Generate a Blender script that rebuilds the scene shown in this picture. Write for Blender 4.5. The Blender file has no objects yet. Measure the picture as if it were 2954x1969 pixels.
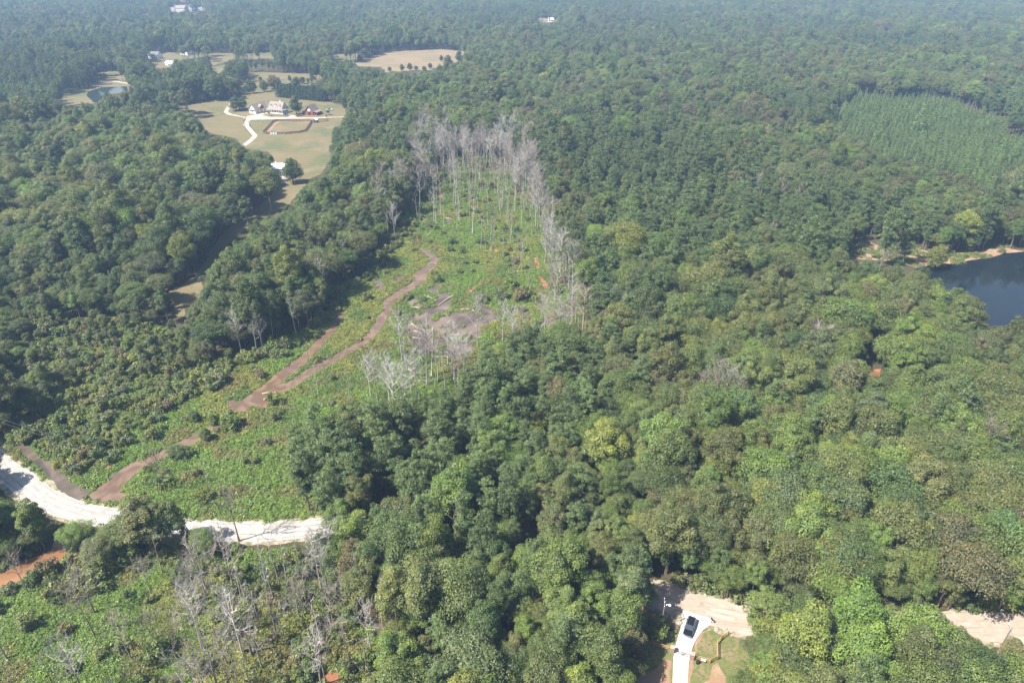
import bpy, bmesh, math, random
import numpy as np
from mathutils import Vector, Matrix
from mathutils.geometry import tessellate_polygon
random.seed(11); rng = np.random.default_rng(11)
sc = bpy.context.scene
R = math.radians
COL = sc.collection

# ------------------------------------------------------------------ camera
CAMH, PITCH = 120.0, 30.0
cam_d = bpy.data.cameras.new('camera'); cam = bpy.data.objects.new('camera', cam_d); COL.objects.link(cam)
cam_d.lens = 24.0; cam_d.sensor_width = 36.0; cam_d.clip_start = 0.5; cam_d.clip_end = 30000
cam.location = (0, 0, CAMH); cam.rotation_euler = (R(90 - PITCH), 0, 0)
sc.camera = cam
# ------------------------------------------------------------------ sky, sun, exposure
SUN_EL = 53.0
sdir = Vector((-0.90, -0.44, 0)).normalized() * math.cos(R(SUN_EL)) + Vector((0, 0, math.sin(R(SUN_EL))))
w = bpy.data.worlds.new('World'); sc.world = w; w.use_nodes = True
nt = w.node_tree; nt.nodes.clear()
sky = nt.nodes.new('ShaderNodeTexSky'); sky.sky_type = 'NISHITA'; sky.sun_disc = False
sky.sun_elevation = R(SUN_EL); sky.sun_rotation = math.atan2(sdir.x, sdir.y)
sky.air_density = 1.3; sky.dust_density = 1.5; sky.altitude = 200
bg = nt.nodes.new('ShaderNodeBackground'); bg.inputs[1].default_value = 0.075
wo = nt.nodes.new('ShaderNodeOutputWorld')
nt.links.new(sky.outputs[0], bg.inputs[0]); nt.links.new(bg.outputs[0], wo.inputs[0])
sl = bpy.data.lights.new('sun', 'SUN'); sl.energy = 5.0; sl.angle = R(0.5); sl.color = (1.0, 0.95, 0.85)
so = bpy.data.objects.new('sun', sl); COL.objects.link(so)
so.rotation_euler = sdir.to_track_quat('Z', 'Y').to_euler(); so.location = (0, 0, 300)
sc.view_settings.view_transform = 'Standard'; sc.view_settings.look = 'None'
sc.view_settings.exposure = 1.5; sc.view_settings.gamma = 1.0; sc.view_settings.use_curve_mapping = False
HAZE_DENS = 0.00024

# ------------------------------------------------------------------ projection between the photograph and the ground
F, CX, CY = 2954 * 24 / 36, 1477.0, 984.5
cp, sp_ = math.cos(R(PITCH)), math.sin(R(PITCH))
def G(px, py, z=0.0):
    dx, uy = px - CX, CY - py
    d = (dx, F * cp + uy * sp_, -F * sp_ + uy * cp)
    t = (z - CAMH) / d[2]
    return (d[0] * t, d[1] * t)
def proj(x, y, z):
    zc = y * cp + (CAMH - z) * sp_
    yc = y * sp_ + (z - CAMH) * cp
    return CX + F * x / zc, CY - F * yc / zc, zc
ZM = {'F': (0, 0, 1), 'Z1': (0, 0, 2.353), 'Z2': (900, 0, 2.353), 'Z3': (1900, 0, 2.2325), 'Z4': (450, 200, 3.92), 'Z5': (900, 500, 2.24),
      'Z6': (2200, 500, 2.6127), 'Z7': (1800, 1600, 2.039), 'Z8': (0, 1100, 1.804), 'B1': (700, 280, 9.05), 'B2': (360, 110, 4.357),
      'B3': (1850, 1680, 5.426), 'B4': (0, 400, 2.613), 'B5': (0, 900, 2.613), 'B6': (400, 1500, 2.614), 'B7': (1100, 1100, 2.613),
      'C1': (780, 440, 13.06), 'C2': (380, 0, 7.353), 'C3': (1050, 340, 3.92), 'C4': (1150, 780, 3.92)}
def zf(k, pts):
    a, b, s = ZM[k]
    return [(a + x / s, b + y / s) for x, y in pts]
def zg(k, pts, z=0.0): return [G(x, y, z) for x, y in zf(k, pts)]
def g1(k, x, y, z=0.0): return zg(k, [(x, y)], z)[0]

def inpoly(x, y, poly):
    x = np.asarray(x); y = np.asarray(y)
    p = np.asarray(poly); xs, ys = p[:, 0], p[:, 1]
    r = np.zeros(x.shape, bool)
    x0, x1, y0, y1 = xs.min(), xs.max(), ys.min(), ys.max()
    m = (x >= x0) & (x <= x1) & (y >= y0) & (y <= y1)
    if not m.any(): return r
    xx, yy = x[m], y[m]; rr = np.zeros(xx.shape, bool); j = len(p) - 1
    for i in range(len(p)):
        c = ((ys[i] > yy) != (ys[j] > yy)) & (xx < (xs[j] - xs[i]) * (yy - ys[i]) / (ys[j] - ys[i] + 1e-12) + xs[i])
        rr ^= c; j = i
    r[m] = rr
    return r
def inany(x, y, polys):
    r = np.zeros(np.asarray(x).shape, bool)
    for p in polys: r |= inpoly(x, y, p)
    return r
def vnoise(x, y, s, seed=0):
    x = np.asarray(x, float) / s + seed * 17.3; y = np.asarray(y, float) / s - seed * 9.1
    xi, yi = np.floor(x), np.floor(y); fx, fy = x - xi, y - yi
    fx = fx * fx * (3 - 2 * fx); fy = fy * fy * (3 - 2 * fy)
    def h(a, b):
        v = np.sin(a * 127.1 + b * 311.7 + seed * 74.7) * 43758.5453
        return v - np.floor(v)
    return (h(xi, yi) * (1 - fx) + h(xi + 1, yi) * fx) * (1 - fy) + (h(xi, yi + 1) * (1 - fx) + h(xi + 1, yi + 1) * fx) * fy
def smooth(pts, n=6):
    P = [np.array(p, float) for p in pts]; P = [2 * P[0] - P[1]] + P + [2 * P[-1] - P[-2]]; out = []
    for i in range(1, len(P) - 2):
        for k in range(n):
            t = k / n
            out.append(0.5 * ((2 * P[i]) + (-P[i-1] + P[i+1]) * t + (2*P[i-1] - 5*P[i] + 4*P[i+1] - P[i+2]) * t*t + (-P[i-1] + 3*P[i] - 3*P[i+1] + P[i+2]) * t**3))
    out.append(P[-2]); return out
def ribbon(pts, wid, n=8):
    """outline polygon of a band in the ground plane; wid: number or list"""
    ws = wid if isinstance(wid, (list, tuple)) else [wid] * len(pts)
    c = smooth([(p[0], p[1], q) for p, q in zip(pts, ws)], n); L, Rr = [], []
    for i, p in enumerate(c):
        a = c[max(0, i-1)]; b = c[min(len(c)-1, i+1)]; d = (b - a)[:2]; d /= (np.linalg.norm(d) + 1e-9)
        nn = np.array((-d[1], d[0])); L.append(p[:2] + nn * p[2] / 2); Rr.append(p[:2] - nn * p[2] / 2)
    return [tuple(v) for v in L + Rr[::-1]]

# ------------------------------------------------------------------ tagging
def tag(o, label=None, cat=None, group=None, kind=None):
    if label: o['label'] = label
    if cat: o['category'] = cat
    if group: o['group'] = group
    if kind: o['kind'] = kind
    return o
def obj(name, me, mat=None, parent=None):
    o = bpy.data.objects.new(name, me); COL.objects.link(o)
    if mat is not None and not me.materials: me.materials.append(mat)
    if parent is not None: o.parent = parent
    return o
def empty(name, loc, rz=0.0, **k):
    o = bpy.data.objects.new(name, None); COL.objects.link(o); o.location = loc; o.rotation_euler = (0, 0, rz)
    o.empty_display_size = 0.3
    return tag(o, **k)

# ------------------------------------------------------------------ materials
def mat_new(name):
    m = bpy.data.materials.new(name); m.use_nodes = True; m.node_tree.nodes.clear(); return m, m.node_tree
def simple(name, col, rough=0.7, metal=0.0, spec=0.4, var=0.12, scale=3.0, bump=0.0, col2=None):
    m, t = mat_new(name); N = t.nodes; L = t.links
    out = N.new('ShaderNodeOutputMaterial'); p = N.new('ShaderNodeBsdfPrincipled')
    p.inputs['Roughness'].default_value = rough; p.inputs['Metallic'].default_value = metal
    p.inputs['Specular IOR Level'].default_value = spec
    tc = N.new('ShaderNodeTexCoord'); no = N.new('ShaderNodeTexNoise'); no.inputs['Scale'].default_value = scale; no.inputs['Detail'].default_value = 6
    L.new(tc.outputs['Object'], no.inputs['Vector'])
    mx = N.new('ShaderNodeMix'); mx.data_type = 'RGBA'
    c2 = col2 or tuple(max(0, c * (1 - var * 2)) for c in col)
    mx.inputs[6].default_value = (*c2, 1); mx.inputs[7].default_value = (*col, 1)
    L.new(no.outputs[0], mx.inputs[0]); L.new(mx.outputs[2], p.inputs['Base Color']); L.new(p.outputs[0], out.inputs[0])
    if bump:
        b = N.new('ShaderNodeBump'); b.inputs['Strength'].default_value = bump; b.inputs['Distance'].default_value = 0.1
        L.new(no.outputs[0], b.inputs['Height']); L.new(b.outputs[0], p.inputs['Normal'])
    return m
def ground_mat(name, layers, rough=0.95, bump=0.4, bscale=1.5, bdist=0.25):
    """layers: [(colour)], then (colour, noise scale, lo, hi, detail) mixed on top, world-space"""
    m, t = mat_new(name); N = t.nodes; L = t.links
    out = N.new('ShaderNodeOutputMaterial'); p = N.new('ShaderNodeBsdfPrincipled'); p.inputs['Roughness'].default_value = rough
    p.inputs['Specular IOR Level'].default_value = 0.15
    g = N.new('ShaderNodeNewGeometry'); cur = None
    for i, l in enumerate(layers):
        if i == 0:
            rgb = N.new('ShaderNodeRGB'); rgb.outputs[0].default_value = (*l, 1); cur = rgb.outputs[0]; continue
        c, s, lo, hi, det = l[:5]
        mp = N.new('ShaderNodeMapping'); mp.inputs['Location'].default_value = (i * 37.0, i * 11.0, 0)
        if len(l) > 5: mp.inputs['Rotation'].default_value = (0, 0, l[6]); mp.inputs['Scale'].default_value = (1, l[5], 1)
        no = N.new('ShaderNodeTexNoise'); no.inputs['Scale'].default_value = s; no.inputs['Detail'].default_value = det; no.inputs['Roughness'].default_value = 0.6
        mr = N.new('ShaderNodeMapRange'); mr.inputs[1].default_value = lo; mr.inputs[2].default_value = hi; mr.interpolation_type = 'SMOOTHSTEP'
        mx = N.new('ShaderNodeMix'); mx.data_type = 'RGBA'; mx.inputs[7].default_value = (*c, 1)
        L.new(g.outputs['Position'], mp.inputs[0]); L.new(mp.outputs[0], no.inputs['Vector']); L.new(no.outputs[0], mr.inputs[0])
        L.new(mr.outputs[0], mx.inputs[0]); L.new(cur, mx.inputs[6]); cur = mx.outputs[2]
    L.new(cur, p.inputs['Base Color']); L.new(p.outputs[0], out.inputs[0])
    no = N.new('ShaderNodeTexNoise'); no.inputs['Scale'].default_value = bscale; no.inputs['Detail'].default_value = 8
    L.new(g.outputs['Position'], no.inputs['Vector'])
    b = N.new('ShaderNodeBump'); b.inputs['Strength'].default_value = bump; b.inputs['Distance'].default_value = bdist
    L.new(no.outputs[0], b.inputs['Height']); L.new(b.outputs[0], p.inputs['Normal'])
    return m
def leaf_mat(name, transl=0.34, warm=(1.35, 1.12, 0.62), rough=0.55):
    """leaf colour = the plant's own tint, each leaf a little lighter, darker or yellower"""
    m, t = mat_new(name); N = t.nodes; L = t.links
    out = N.new('ShaderNodeOutputMaterial')
    at = N.new('ShaderNodeAttribute'); at.attribute_type = 'INSTANCER'; at.attribute_name = 'tint'
    lv = N.new('ShaderNodeAttribute'); lv.attribute_type = 'GEOMETRY'; lv.attribute_name = 'leaf'
    mr = N.new('ShaderNodeMapRange'); mr.inputs[3].default_value = 0.70; mr.inputs[4].default_value = 1.28
    L.new(lv.outputs['Fac'], mr.inputs[0])
    vm = N.new('ShaderNodeVectorMath'); vm.operation = 'SCALE'; L.new(at.outputs['Color'], vm.inputs[0]); L.new(mr.outputs[0], vm.inputs['Scale'])
    wm = N.new('ShaderNodeVectorMath'); wm.operation = 'MULTIPLY'; wm.inputs[1].default_value = warm; L.new(vm.outputs[0], wm.inputs[0])
    pw = N.new('ShaderNodeMath'); pw.operation = 'POWER'; pw.inputs[1].default_value = 3.0; L.new(lv.outputs['Fac'], pw.inputs[0])
    mx = N.new('ShaderNodeMix'); mx.data_type = 'RGBA'; L.new(pw.outputs[0], mx.inputs[0]); L.new(vm.outputs[0], mx.inputs[6]); L.new(wm.outputs[0], mx.inputs[7])
    d = N.new('ShaderNodeBsdfDiffuse'); tr = N.new('ShaderNodeBsdfTranslucent'); gl = N.new('ShaderNodeBsdfGlossy'); gl.inputs['Roughness'].default_value = rough
    L.new(mx.outputs[2], d.inputs[0]); L.new(mx.outputs[2], tr.inputs[0])
    a = N.new('ShaderNodeMixShader'); a.inputs[0].default_value = transl; L.new(d.outputs[0], a.inputs[1]); L.new(tr.outputs[0], a.inputs[2])
    b = N.new('ShaderNodeMixShader'); b.inputs[0].default_value = 0.035; L.new(a.outputs[0], b.inputs[1]); L.new(gl.outputs[0], b.inputs[2])
    L.new(b.outputs[0], out.inputs[0])
    return m
def tint_mat(name):
    m, t = mat_new(name); N = t.nodes; L = t.links
    out = N.new('ShaderNodeOutputMaterial'); at = N.new('ShaderNodeAttribute'); at.attribute_type = 'INSTANCER'; at.attribute_name = 'tint'
    no = N.new('ShaderNodeTexNoise'); no.inputs['Scale'].default_value = 1.2; tc = N.new('ShaderNodeTexCoord'); L.new(tc.outputs['Object'], no.inputs['Vector'])
    mr = N.new('ShaderNodeMapRange'); mr.inputs[3].default_value = 0.55; mr.inputs[4].default_value = 1.35; L.new(no.outputs[0], mr.inputs[0])
    vm = N.new('ShaderNodeVectorMath'); vm.operation = 'SCALE'; L.new(at.outputs['Color'], vm.inputs[0]); L.new(mr.outputs[0], vm.inputs['Scale'])
    d = N.new('ShaderNodeBsdfDiffuse'); L.new(vm.outputs[0], d.inputs[0]); L.new(d.outputs[0], out.inputs[0]); return m
def water_mat(name, col, col2, rough=0.12, scale=0.12, bump=0.03):
    m, t = mat_new(name); N = t.nodes; L = t.links
    out = N.new('ShaderNodeOutputMaterial'); p = N.new('ShaderNodeBsdfPrincipled'); p.inputs['Roughness'].default_value = rough; p.inputs['IOR'].default_value = 1.33
    g = N.new('ShaderNodeNewGeometry'); no = N.new('ShaderNodeTexNoise'); no.inputs['Scale'].default_value = scale; no.inputs['Detail'].default_value = 7; no.inputs['Distortion'].default_value = 1.2
    L.new(g.outputs['Position'], no.inputs['Vector'])
    mr = N.new('ShaderNodeMapRange'); mr.inputs[1].default_value = 0.4; mr.inputs[2].default_value = 0.62; L.new(no.outputs[0], mr.inputs[0])
    mx = N.new('ShaderNodeMix'); mx.data_type = 'RGBA'; mx.inputs[6].default_value = (*col, 1); mx.inputs[7].default_value = (*col2, 1)
    L.new(mr.outputs[0], mx.inputs[0]); L.new(mx.outputs[2], p.inputs['Base Color']); L.new(p.outputs[0], out.inputs[0])
    n2 = N.new('ShaderNodeTexNoise'); n2.inputs['Scale'].default_value = 1.6; n2.inputs['Detail'].default_value = 4; L.new(g.outputs['Position'], n2.inputs['Vector'])
    b = N.new('ShaderNodeBump'); b.inputs['Strength'].default_value = bump; b.inputs['Distance'].default_value = 0.2
    L.new(n2.outputs[0], b.inputs['Height']); L.new(b.outputs[0], p.inputs['Normal']); return m

M = {}
M['floor'] = ground_mat('forest_floor', [(0.060, 0.048, 0.028), ((0.07, 0.05, 0.028), 0.08, 0.45, 0.65, 6), ((0.04, 0.045, 0.02), 0.5, 0.45, 0.6, 5)])
M['marsh'] = ground_mat('marsh_soil', [(0.06, 0.085, 0.025), ((0.13, 0.075, 0.035), 0.09, 0.52, 0.66, 6), ((0.05, 0.10, 0.02), 0.7, 0.4, 0.6, 5)])
M['pasture'] = ground_mat('pasture', [(0.132, 0.106, 0.055), ((0.076, 0.088, 0.038), 0.018, 0.45, 0.62, 6), ((0.165, 0.124, 0.072), 0.035, 0.5, 0.66, 8),
                                     ((0.098, 0.105, 0.045), 0.3, 0.5, 0.68, 8), ((0.150, 0.120, 0.066), 0.12, 0.52, 0.62, 4, 9.0, 0.45)], bump=0.5, bscale=1.2)
M['hay'] = ground_mat('hay_field', [(0.185, 0.138, 0.086), ((0.15, 0.12, 0.066), 0.02, 0.45, 0.62, 6), ((0.215, 0.165, 0.105), 0.05, 0.5, 0.66, 8, 5.0, 0.2)], bump=0.4)
M['dirt'] = ground_mat('red_soil', [(0.22, 0.14, 0.088), ((0.26, 0.185, 0.13), 0.25, 0.45, 0.65, 8), ((0.22, 0.19, 0.09), 0.5, 0.58, 0.68, 6)])
M['lawn'] = ground_mat('lawn', [(0.120, 0.118, 0.048), ((0.18, 0.135, 0.078), 0.22, 0.44, 0.62, 8), ((0.085, 0.105, 0.035), 1.2, 0.45, 0.6, 6)])
M['gravel'] = ground_mat('pale_gravel', [(0.310, 0.292, 0.270), ((0.245, 0.225, 0.205), 0.5, 0.48, 0.66, 10), ((0.350, 0.334, 0.312), 0.16, 0.48, 0.6, 6, 1.0, 0)], bscale=8, bump=0.3, bdist=0.05)
M['gravel_tan'] = ground_mat('tan_gravel', [(0.29, 0.235, 0.19), ((0.21, 0.165, 0.13), 0.5, 0.5, 0.7, 10), ((0.34, 0.28, 0.235), 0.2, 0.48, 0.6, 6)], bscale=8, bump=0.3, bdist=0.05)
M['shoulder'] = ground_mat('road_shoulder', [(0.26, 0.20, 0.15), ((0.11, 0.13, 0.06), 0.6, 0.45, 0.58, 8), ((0.36, 0.30, 0.24), 0.9, 0.5, 0.66, 8)])
M['concrete'] = ground_mat('concrete', [(0.50, 0.485, 0.455), ((0.42, 0.405, 0.375), 0.4, 0.5, 0.7, 8)], bump=0.05, rough=0.85)
M['mud'] = water_mat('brown_water', (0.100, 0.063, 0.041), (0.160, 0.106, 0.074), rough=0.04, scale=.2, bump=.01)
M['mud_dark'] = water_mat('dark_mud_water', (0.055, 0.045, 0.035), (0.12, 0.09, 0.07), rough=0.2)
M['mud_orange'] = water_mat('orange_water', (0.17, 0.085, 0.042), (0.235, 0.13, 0.07), rough=0.2)
M['red_mud'] = ground_mat('red_mud', [(0.20, 0.085, 0.045), ((0.28, 0.14, 0.085), 0.4, 0.45, 0.6, 6)], rough=0.4)
M['lake'] = water_mat('lake_water', (0.006, 0.010, 0.014), (0.009, 0.013, 0.018), rough=0.06, bump=0.05)
M['pondw'] = water_mat('pond_water', (0.02, 0.03, 0.03), (0.03, 0.04, 0.035), rough=0.05)
M['leaf'] = leaf_mat('leaf'); M['needle'] = leaf_mat('needle', 0.18, (1.15, 1.05, 0.8)); M['herb'] = leaf_mat('herb', 0.3, (1.5, 1.15, 0.6), 0.45)
M['bark'] = simple('bark', (0.16, 0.13, 0.10), 0.95, bump=0.3)
M['deadwood'] = tint_mat('dead_wood')
M['white'] = simple('white_siding', (0.80, 0.80, 0.77), 0.6, var=0.04)
M['shingle'] = simple('shingle_brown', (0.24, 0.20, 0.175), 0.9, scale=1.5)
M['shingle_grey'] = simple('shingle_grey', (0.15, 0.15, 0.155), 0.9, scale=1.5)
M['metal_roof'] = simple('white_metal_roof', (0.78, 0.79, 0.80), 0.35, spec=0.5, var=0.05)
M['glass'] = simple('window_glass', (0.03, 0.04, 0.05), 0.08, spec=0.8)
M['redwood'] = simple('red_barn_board', (0.22, 0.07, 0.05), 0.8, scale=2)
M['barnroof'] = simple('rusty_barn_roof', (0.16, 0.12, 0.10), 0.6, col2=(0.26, 0.20, 0.17), scale=0.8)
M['wood'] = simple('fence_wood', (0.42, 0.28, 0.12), 0.8, col2=(0.30, 0.19, 0.08), scale=4)
M['wood_old'] = simple('old_fence_wood', (0.14, 0.09, 0.06), 0.9, scale=2)
M['pole'] = simple('utility_pole_wood', (0.20, 0.17, 0.145), 0.9)
M['wire'] = simple('cable', (0.10, 0.10, 0.10), 0.5)
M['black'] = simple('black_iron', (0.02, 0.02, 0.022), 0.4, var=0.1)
M['paint'] = simple('black_car_paint', (0.006, 0.006, 0.008), 0.12, spec=0.8, var=0.02)
M['tyre'] = simple('tyre_rubber', (0.02, 0.02, 0.02), 0.8)
M['chrome'] = simple('bright_metal', (0.65, 0.66, 0.68), 0.25, metal=1.0, var=0.05)
M['stone'] = simple('boulder_stone', (0.30, 0.265, 0.225), 0.9, bump=0.4)
M['brick'] = simple('stone_pillar', (0.34, 0.24, 0.18), 0.9, col2=(0.22, 0.15, 0.11), scale=8, bump=0.3)
M['yellow'] = simple('yellow_guard', (0.75, 0.55, 0.05), 0.5)
M['blue'] = simple('blue_paint', (0.12, 0.35, 0.60), 0.5)
M['cream'] = simple('tan_siding', (0.55, 0.48, 0.40), 0.7, var=0.05)

# ------------------------------------------------------------------ mesh helpers
def mesh_np(name, V, Fq, attr=None, mat=None, smooth_sh=False):
    me = bpy.data.meshes.new(name); V = np.asarray(V, np.float32); Fq = np.asarray(Fq, np.int32)
    k = Fq.shape[1]; me.vertices.add(len(V)); me.vertices.foreach_set('co', V.ravel())
    me.loops.add(Fq.size); me.loops.foreach_set('vertex_index', Fq.ravel())
    me.polygons.add(len(Fq)); me.polygons.foreach_set('loop_start', np.arange(0, Fq.size, k, dtype=np.int32))
    me.update(calc_edges=True)
    if attr is not None:
        a = me.attributes.new('leaf', 'FLOAT', 'POINT'); a.data.foreach_set('value', np.asarray(attr, np.float32))
    if smooth_sh: me.polygons.foreach_set('use_smooth', np.ones(len(Fq), bool))
    if mat is not None: me.materials.append(mat)
    return me
class MB:
    def __init__(s): s.v = []; s.f = []
    def quad(s, *p):
        n = len(s.v); s.v += [tuple(q) for q in p]; s.f.append(tuple(range(n, n + len(p))))
    def box(s, c, d, rz=0.0, rx=0.0):
        m = Matrix.Rotation(rz, 3, 'Z') @ Matrix.Rotation(rx, 3, 'X'); n = len(s.v); hx, hy, hz = d[0]/2, d[1]/2, d[2]/2
        for x in (-hx, hx):
            for y in (-hy, hy):
                for z in (-hz, hz):
                    q = m @ Vector((x, y, z)); s.v.append((q.x + c[0], q.y + c[1], q.z + c[2]))
        for f in ((0,1,3,2), (4,6,7,5), (0,4,5,1), (2,3,7,6), (0,2,6,4), (1,5,7,3)): s.f.append(tuple(n + i for i in f))
    def beam(s, a, b, wx, wz):
        a, b = Vector(a), Vector(b); d = b - a; L = d.length; q = d.to_track_quat('X', 'Z').to_matrix(); n = len(s.v); c = (a + b) / 2
        for x in (-L/2, L/2):
            for y in (-wx/2, wx/2):
                for z in (-wz/2, wz/2):
                    s.v.append(tuple(q @ Vector((x, y, z)) + c))
        for f in ((0,1,3,2), (4,6,7,5), (0,4,5,1), (2,3,7,6), (0,2,6,4), (1,5,7,3)): s.f.append(tuple(n + i for i in f))
    def tube(s, pts, rad, seg=6, cap=True):
        n0 = len(s.v); pts = [Vector(p) for p in pts]
        for i, p in enumerate(pts):
            d = (pts[min(i+1, len(pts)-1)] - pts[max(i-1, 0)]).normalized()
            u = d.cross(Vector((0.3, 0.1, 1)) if abs(d.z) < 0.9 else Vector((1, 0.2, 0))).normalized(); v = d.cross(u)
            r = rad[i] if isinstance(rad, (list, tuple)) else rad
            for k in range(seg):
                a = 2 * math.pi * k / seg; s.v.append(tuple(p + u * math.cos(a) * r + v * math.sin(a) * r))
        for i in range(len(pts) - 1):
            for k in range(seg):
                a = n0 + i * seg + k; b = n0 + i * seg + (k + 1) % seg; s.f.append((a, b, b + seg, a + seg))
        if cap:
            s.f.append(tuple(n0 + k for k in range(seg))[::-1]); s.f.append(tuple(n0 + (len(pts)-1) * seg + k for k in range(seg)))
    def mesh(s, name, mat=None):
        me = bpy.data.meshes.new(name); me.from_pydata(s.v, [], s.f); me.update()
        if mat is not None: me.materials.append(mat)
        return me
    def build(s, name, mat, parent=None): return obj(name, s.mesh(name, mat), None, parent)
def densify(poly, step, jit, seed=1):
    out = []
    n = len(poly)
    for i in range(n):
        a = np.array(poly[i]); b = np.array(poly[(i+1) % n]); L = np.linalg.norm(b - a); k = max(1, int(L / step))
        for j in range(k): out.append(a + (b - a) * j / k)
    out = np.array(out)
    if jit:
        out[:, 0] += (vnoise(out[:, 0], out[:, 1], step * 2.2, seed) - 0.5) * 2 * jit + (vnoise(out[:, 0], out[:, 1], step * .9, seed + 5) - 0.5) * jit
        out[:, 1] += (vnoise(out[:, 0], out[:, 1], step * 2.2, seed + 3) - 0.5) * 2 * jit + (vnoise(out[:, 0], out[:, 1], step * .9, seed + 8) - 0.5) * jit
    return [tuple(p) for p in out]
def sheet(name, polys, z, mat, kind='structure', label=None, step=1.2, jit=0.35):
    V, Fs = [], []
    for i, pl in enumerate(polys):
        d = densify(pl, step, jit, i + 1); n = len(V)
        V += [(x, y, z + .004 * i) for x, y in d]
        for t in tessellate_polygon([[Vector((x, y, 0)) for x, y in d]]):
            a, b, c = (Vector(V[n + k]) for k in t)
            Fs.append(tuple(n + k for k in (t if (b - a).cross(c - a).z > 0 else t[::-1])))
    me = bpy.data.meshes.new(name); me.from_pydata(V, [], Fs); me.update(); me.materials.append(mat)
    o = obj(name, me); tag(o, label=label, kind=kind); return o

# ------------------------------------------------------------------ the lie of the land (outlines read off the photograph, laid on the ground)
V_MARSH = [(1285,470),(1340,450),(1430,455),(1500,500),(1540,560),(1570,620),(1605,700),(1630,800),(1690,880),(1790,905),(1700,935),(1620,945),(1560,950),
           (1460,960),(1390,1010),(1355,1060),(1335,1110),(1270,1150),(1190,1170),(1080,1180),(1000,1190),(930,1195),(850,1240),(800,1310),(815,1420),(860,1480),
           (930,1498),(935,1535),(700,1560),(560,1535),(330,1510),(200,1490),(60,1400),(-60,1350),(-160,1250),(-120,1215),(30,1270),(60,1220),(10,1200),(0,1120),(60,1000),(150,940),(300,915),(450,935),(500,960),(560,1000),(640,1030),(750,1010),(850,960),(900,946),
           (945,893),(950,860),(967,826),(1065,786),(1047,750),(1100,710),(1110,678),(1150,650),(1186,603),(1203,570),(1213,529),(1267,503)]
V_FIELD = zf('Z4', [(60,435),(300,400),(450,385),(600,345),(860,345),(875,300),(1000,310),(1330,255),(1380,315),(1530,335),(1920,365),(2150,410),(2160,480),(2100,560),(2080,640),
           (2000,680),(1990,760),(1990,850),(1960,900),(2000,1000),(1930,1100),(1870,1190),(1740,1225),(1640,1330),(1560,1440),(1450,1420),(1410,1320),(1440,1250),(1400,1200),(1390,1150),(1325,1130),(1320,1070),
           (1350,1040),(1260,930),(1100,905),(960,895),(940,800),(880,780),(800,760),(640,730),(540,690),(470,600),(430,500),(330,470)])
V_STRIP = zf('B4', [(2130,325),(2040,415),(1885,565),(1700,690),(1620,790),(1540,935),(1480,1035),(1390,1097),(1280,1145),(1290,1225),(1320,1360),(1385,1355),(1370,1250),(1495,1225),(1525,1155),(1518,1065),(1590,965),(1680,855),(1720,790),(1770,785),(1820,710),(1900,650),(1980,600),(2190,490),(2315,335)])
V_HAY = zf('Z2', [(280,445),(330,410),(440,370),(560,350),(860,335),(1040,350),(1025,400),(960,430),(880,445),(820,475),(500,492),(480,455),(340,450)])
V_MEADOWS = [zf('Z1', [(1430,372),(1580,368),(1590,400),(1450,432)]), zf('Z1', [(1640,372),(1830,362),(1845,395),(1640,400)]), zf('Z1', [(1440,462),(1520,450),(1485,512)]),
             zf('Z1', [(1690,488),(2170,505),(2200,530),(2080,585),(1960,590),(1930,620),(1870,632),(1640,655),(1590,610),(1600,560),(1700,570)]),
             zf('Z1', [(985,398),(1090,366),(1210,372),(1330,366),(1430,378),(1190,412),(1180,442),(1090,452),(1050,420)]),
             zf('Z1', [(370,670),(590,606),(640,570),(655,540),(700,535),(860,560),(930,580),(880,600),(860,625),(740,640),(700,660),(640,700),(470,735),(440,725)]),
             zf('Z1', [(720,512),(830,498),(862,552),(720,540)]), zf('Z1', [(640,500),(720,482),(815,485),(815,500),(700,512)]),
             zf('Z2', [(130,375),(300,372),(300,400),(160,410)])]
V_POND = zf('Z1', [(595,622),(700,592),(870,586),(865,618),(745,632),(705,655),(660,695),(632,695),(595,655)])
V_FAR = [zf('Z2', [(1495,122),(1560,124),(1660,126),(1710,134),(1640,150),(1600,160),(1545,150)]), zf('Z3', [(1850,156),(1975,154),(1980,170),(1900,172)]), zf('Z3', [(905,2),(960,0),(955,12),(915,12)]),
         zf('C2', [(130,272),(340,275),(420,285),(440,300),(330,315),(200,330)]), zf('C2', [(610,0),(790,0),(780,40),(650,42)]), zf('C2', [(860,10),(1130,8),(1130,50),(1040,55)]),
         zf('C2', [(735,180),(930,180),(1120,165),(1200,170),(1560,165),(1560,225),(1120,262),(940,262),(790,250)])]
V_LAKE = zf('Z6', [(1320,720),(1390,690),(1500,670),(1700,640),(1820,605),(1975,590),(2200,560),(2300,1100),(1975,1062),(1880,1100),(1750,1180),(1700,1100),(1640,960),(1540,850),(1370,870),(1320,780)])
V_BANK = zf('Z6', [(585,632),(690,560),(740,500),(775,435),(800,515),(860,540),(940,560),(1100,540),(1190,570),(1350,620),(1420,600),(1650,600),(1790,530),(1880,570),(1980,588),(1975,600),(1700,645),(1500,675),(1390,700),(1160,705),(1020,665),(700,645)])
V_PLANT = zf('Z3', [(1150,685),(1300,610),(1500,645),(1600,625),(1880,645),(2050,725),(2200,785),(2220,865),(2353,880),(2500,900),(2500,1060),(2353,1010),(2220,1080),(2200,1180),(2080,1290),(2060,1200),(1950,1130),(1870,1090),(1720,1070),(1500,1020),(1400,960),(1200,880),(1040,790),(1000,780),(1050,745)])
V_YARD = zf('B3', [(240,60),(500,0),(900,60),(1150,230),(1400,350),(1640,440),(1899,540),(1899,480),(2300,560),(1990,640),(1620,640),(1500,830),(1350,1000),(1230,1230),(1310,1568),(1340,2300),(-150,2300),(0,1480),(120,1380),(90,1250),(130,1000),(190,800),(200,500),(190,300)])
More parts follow.
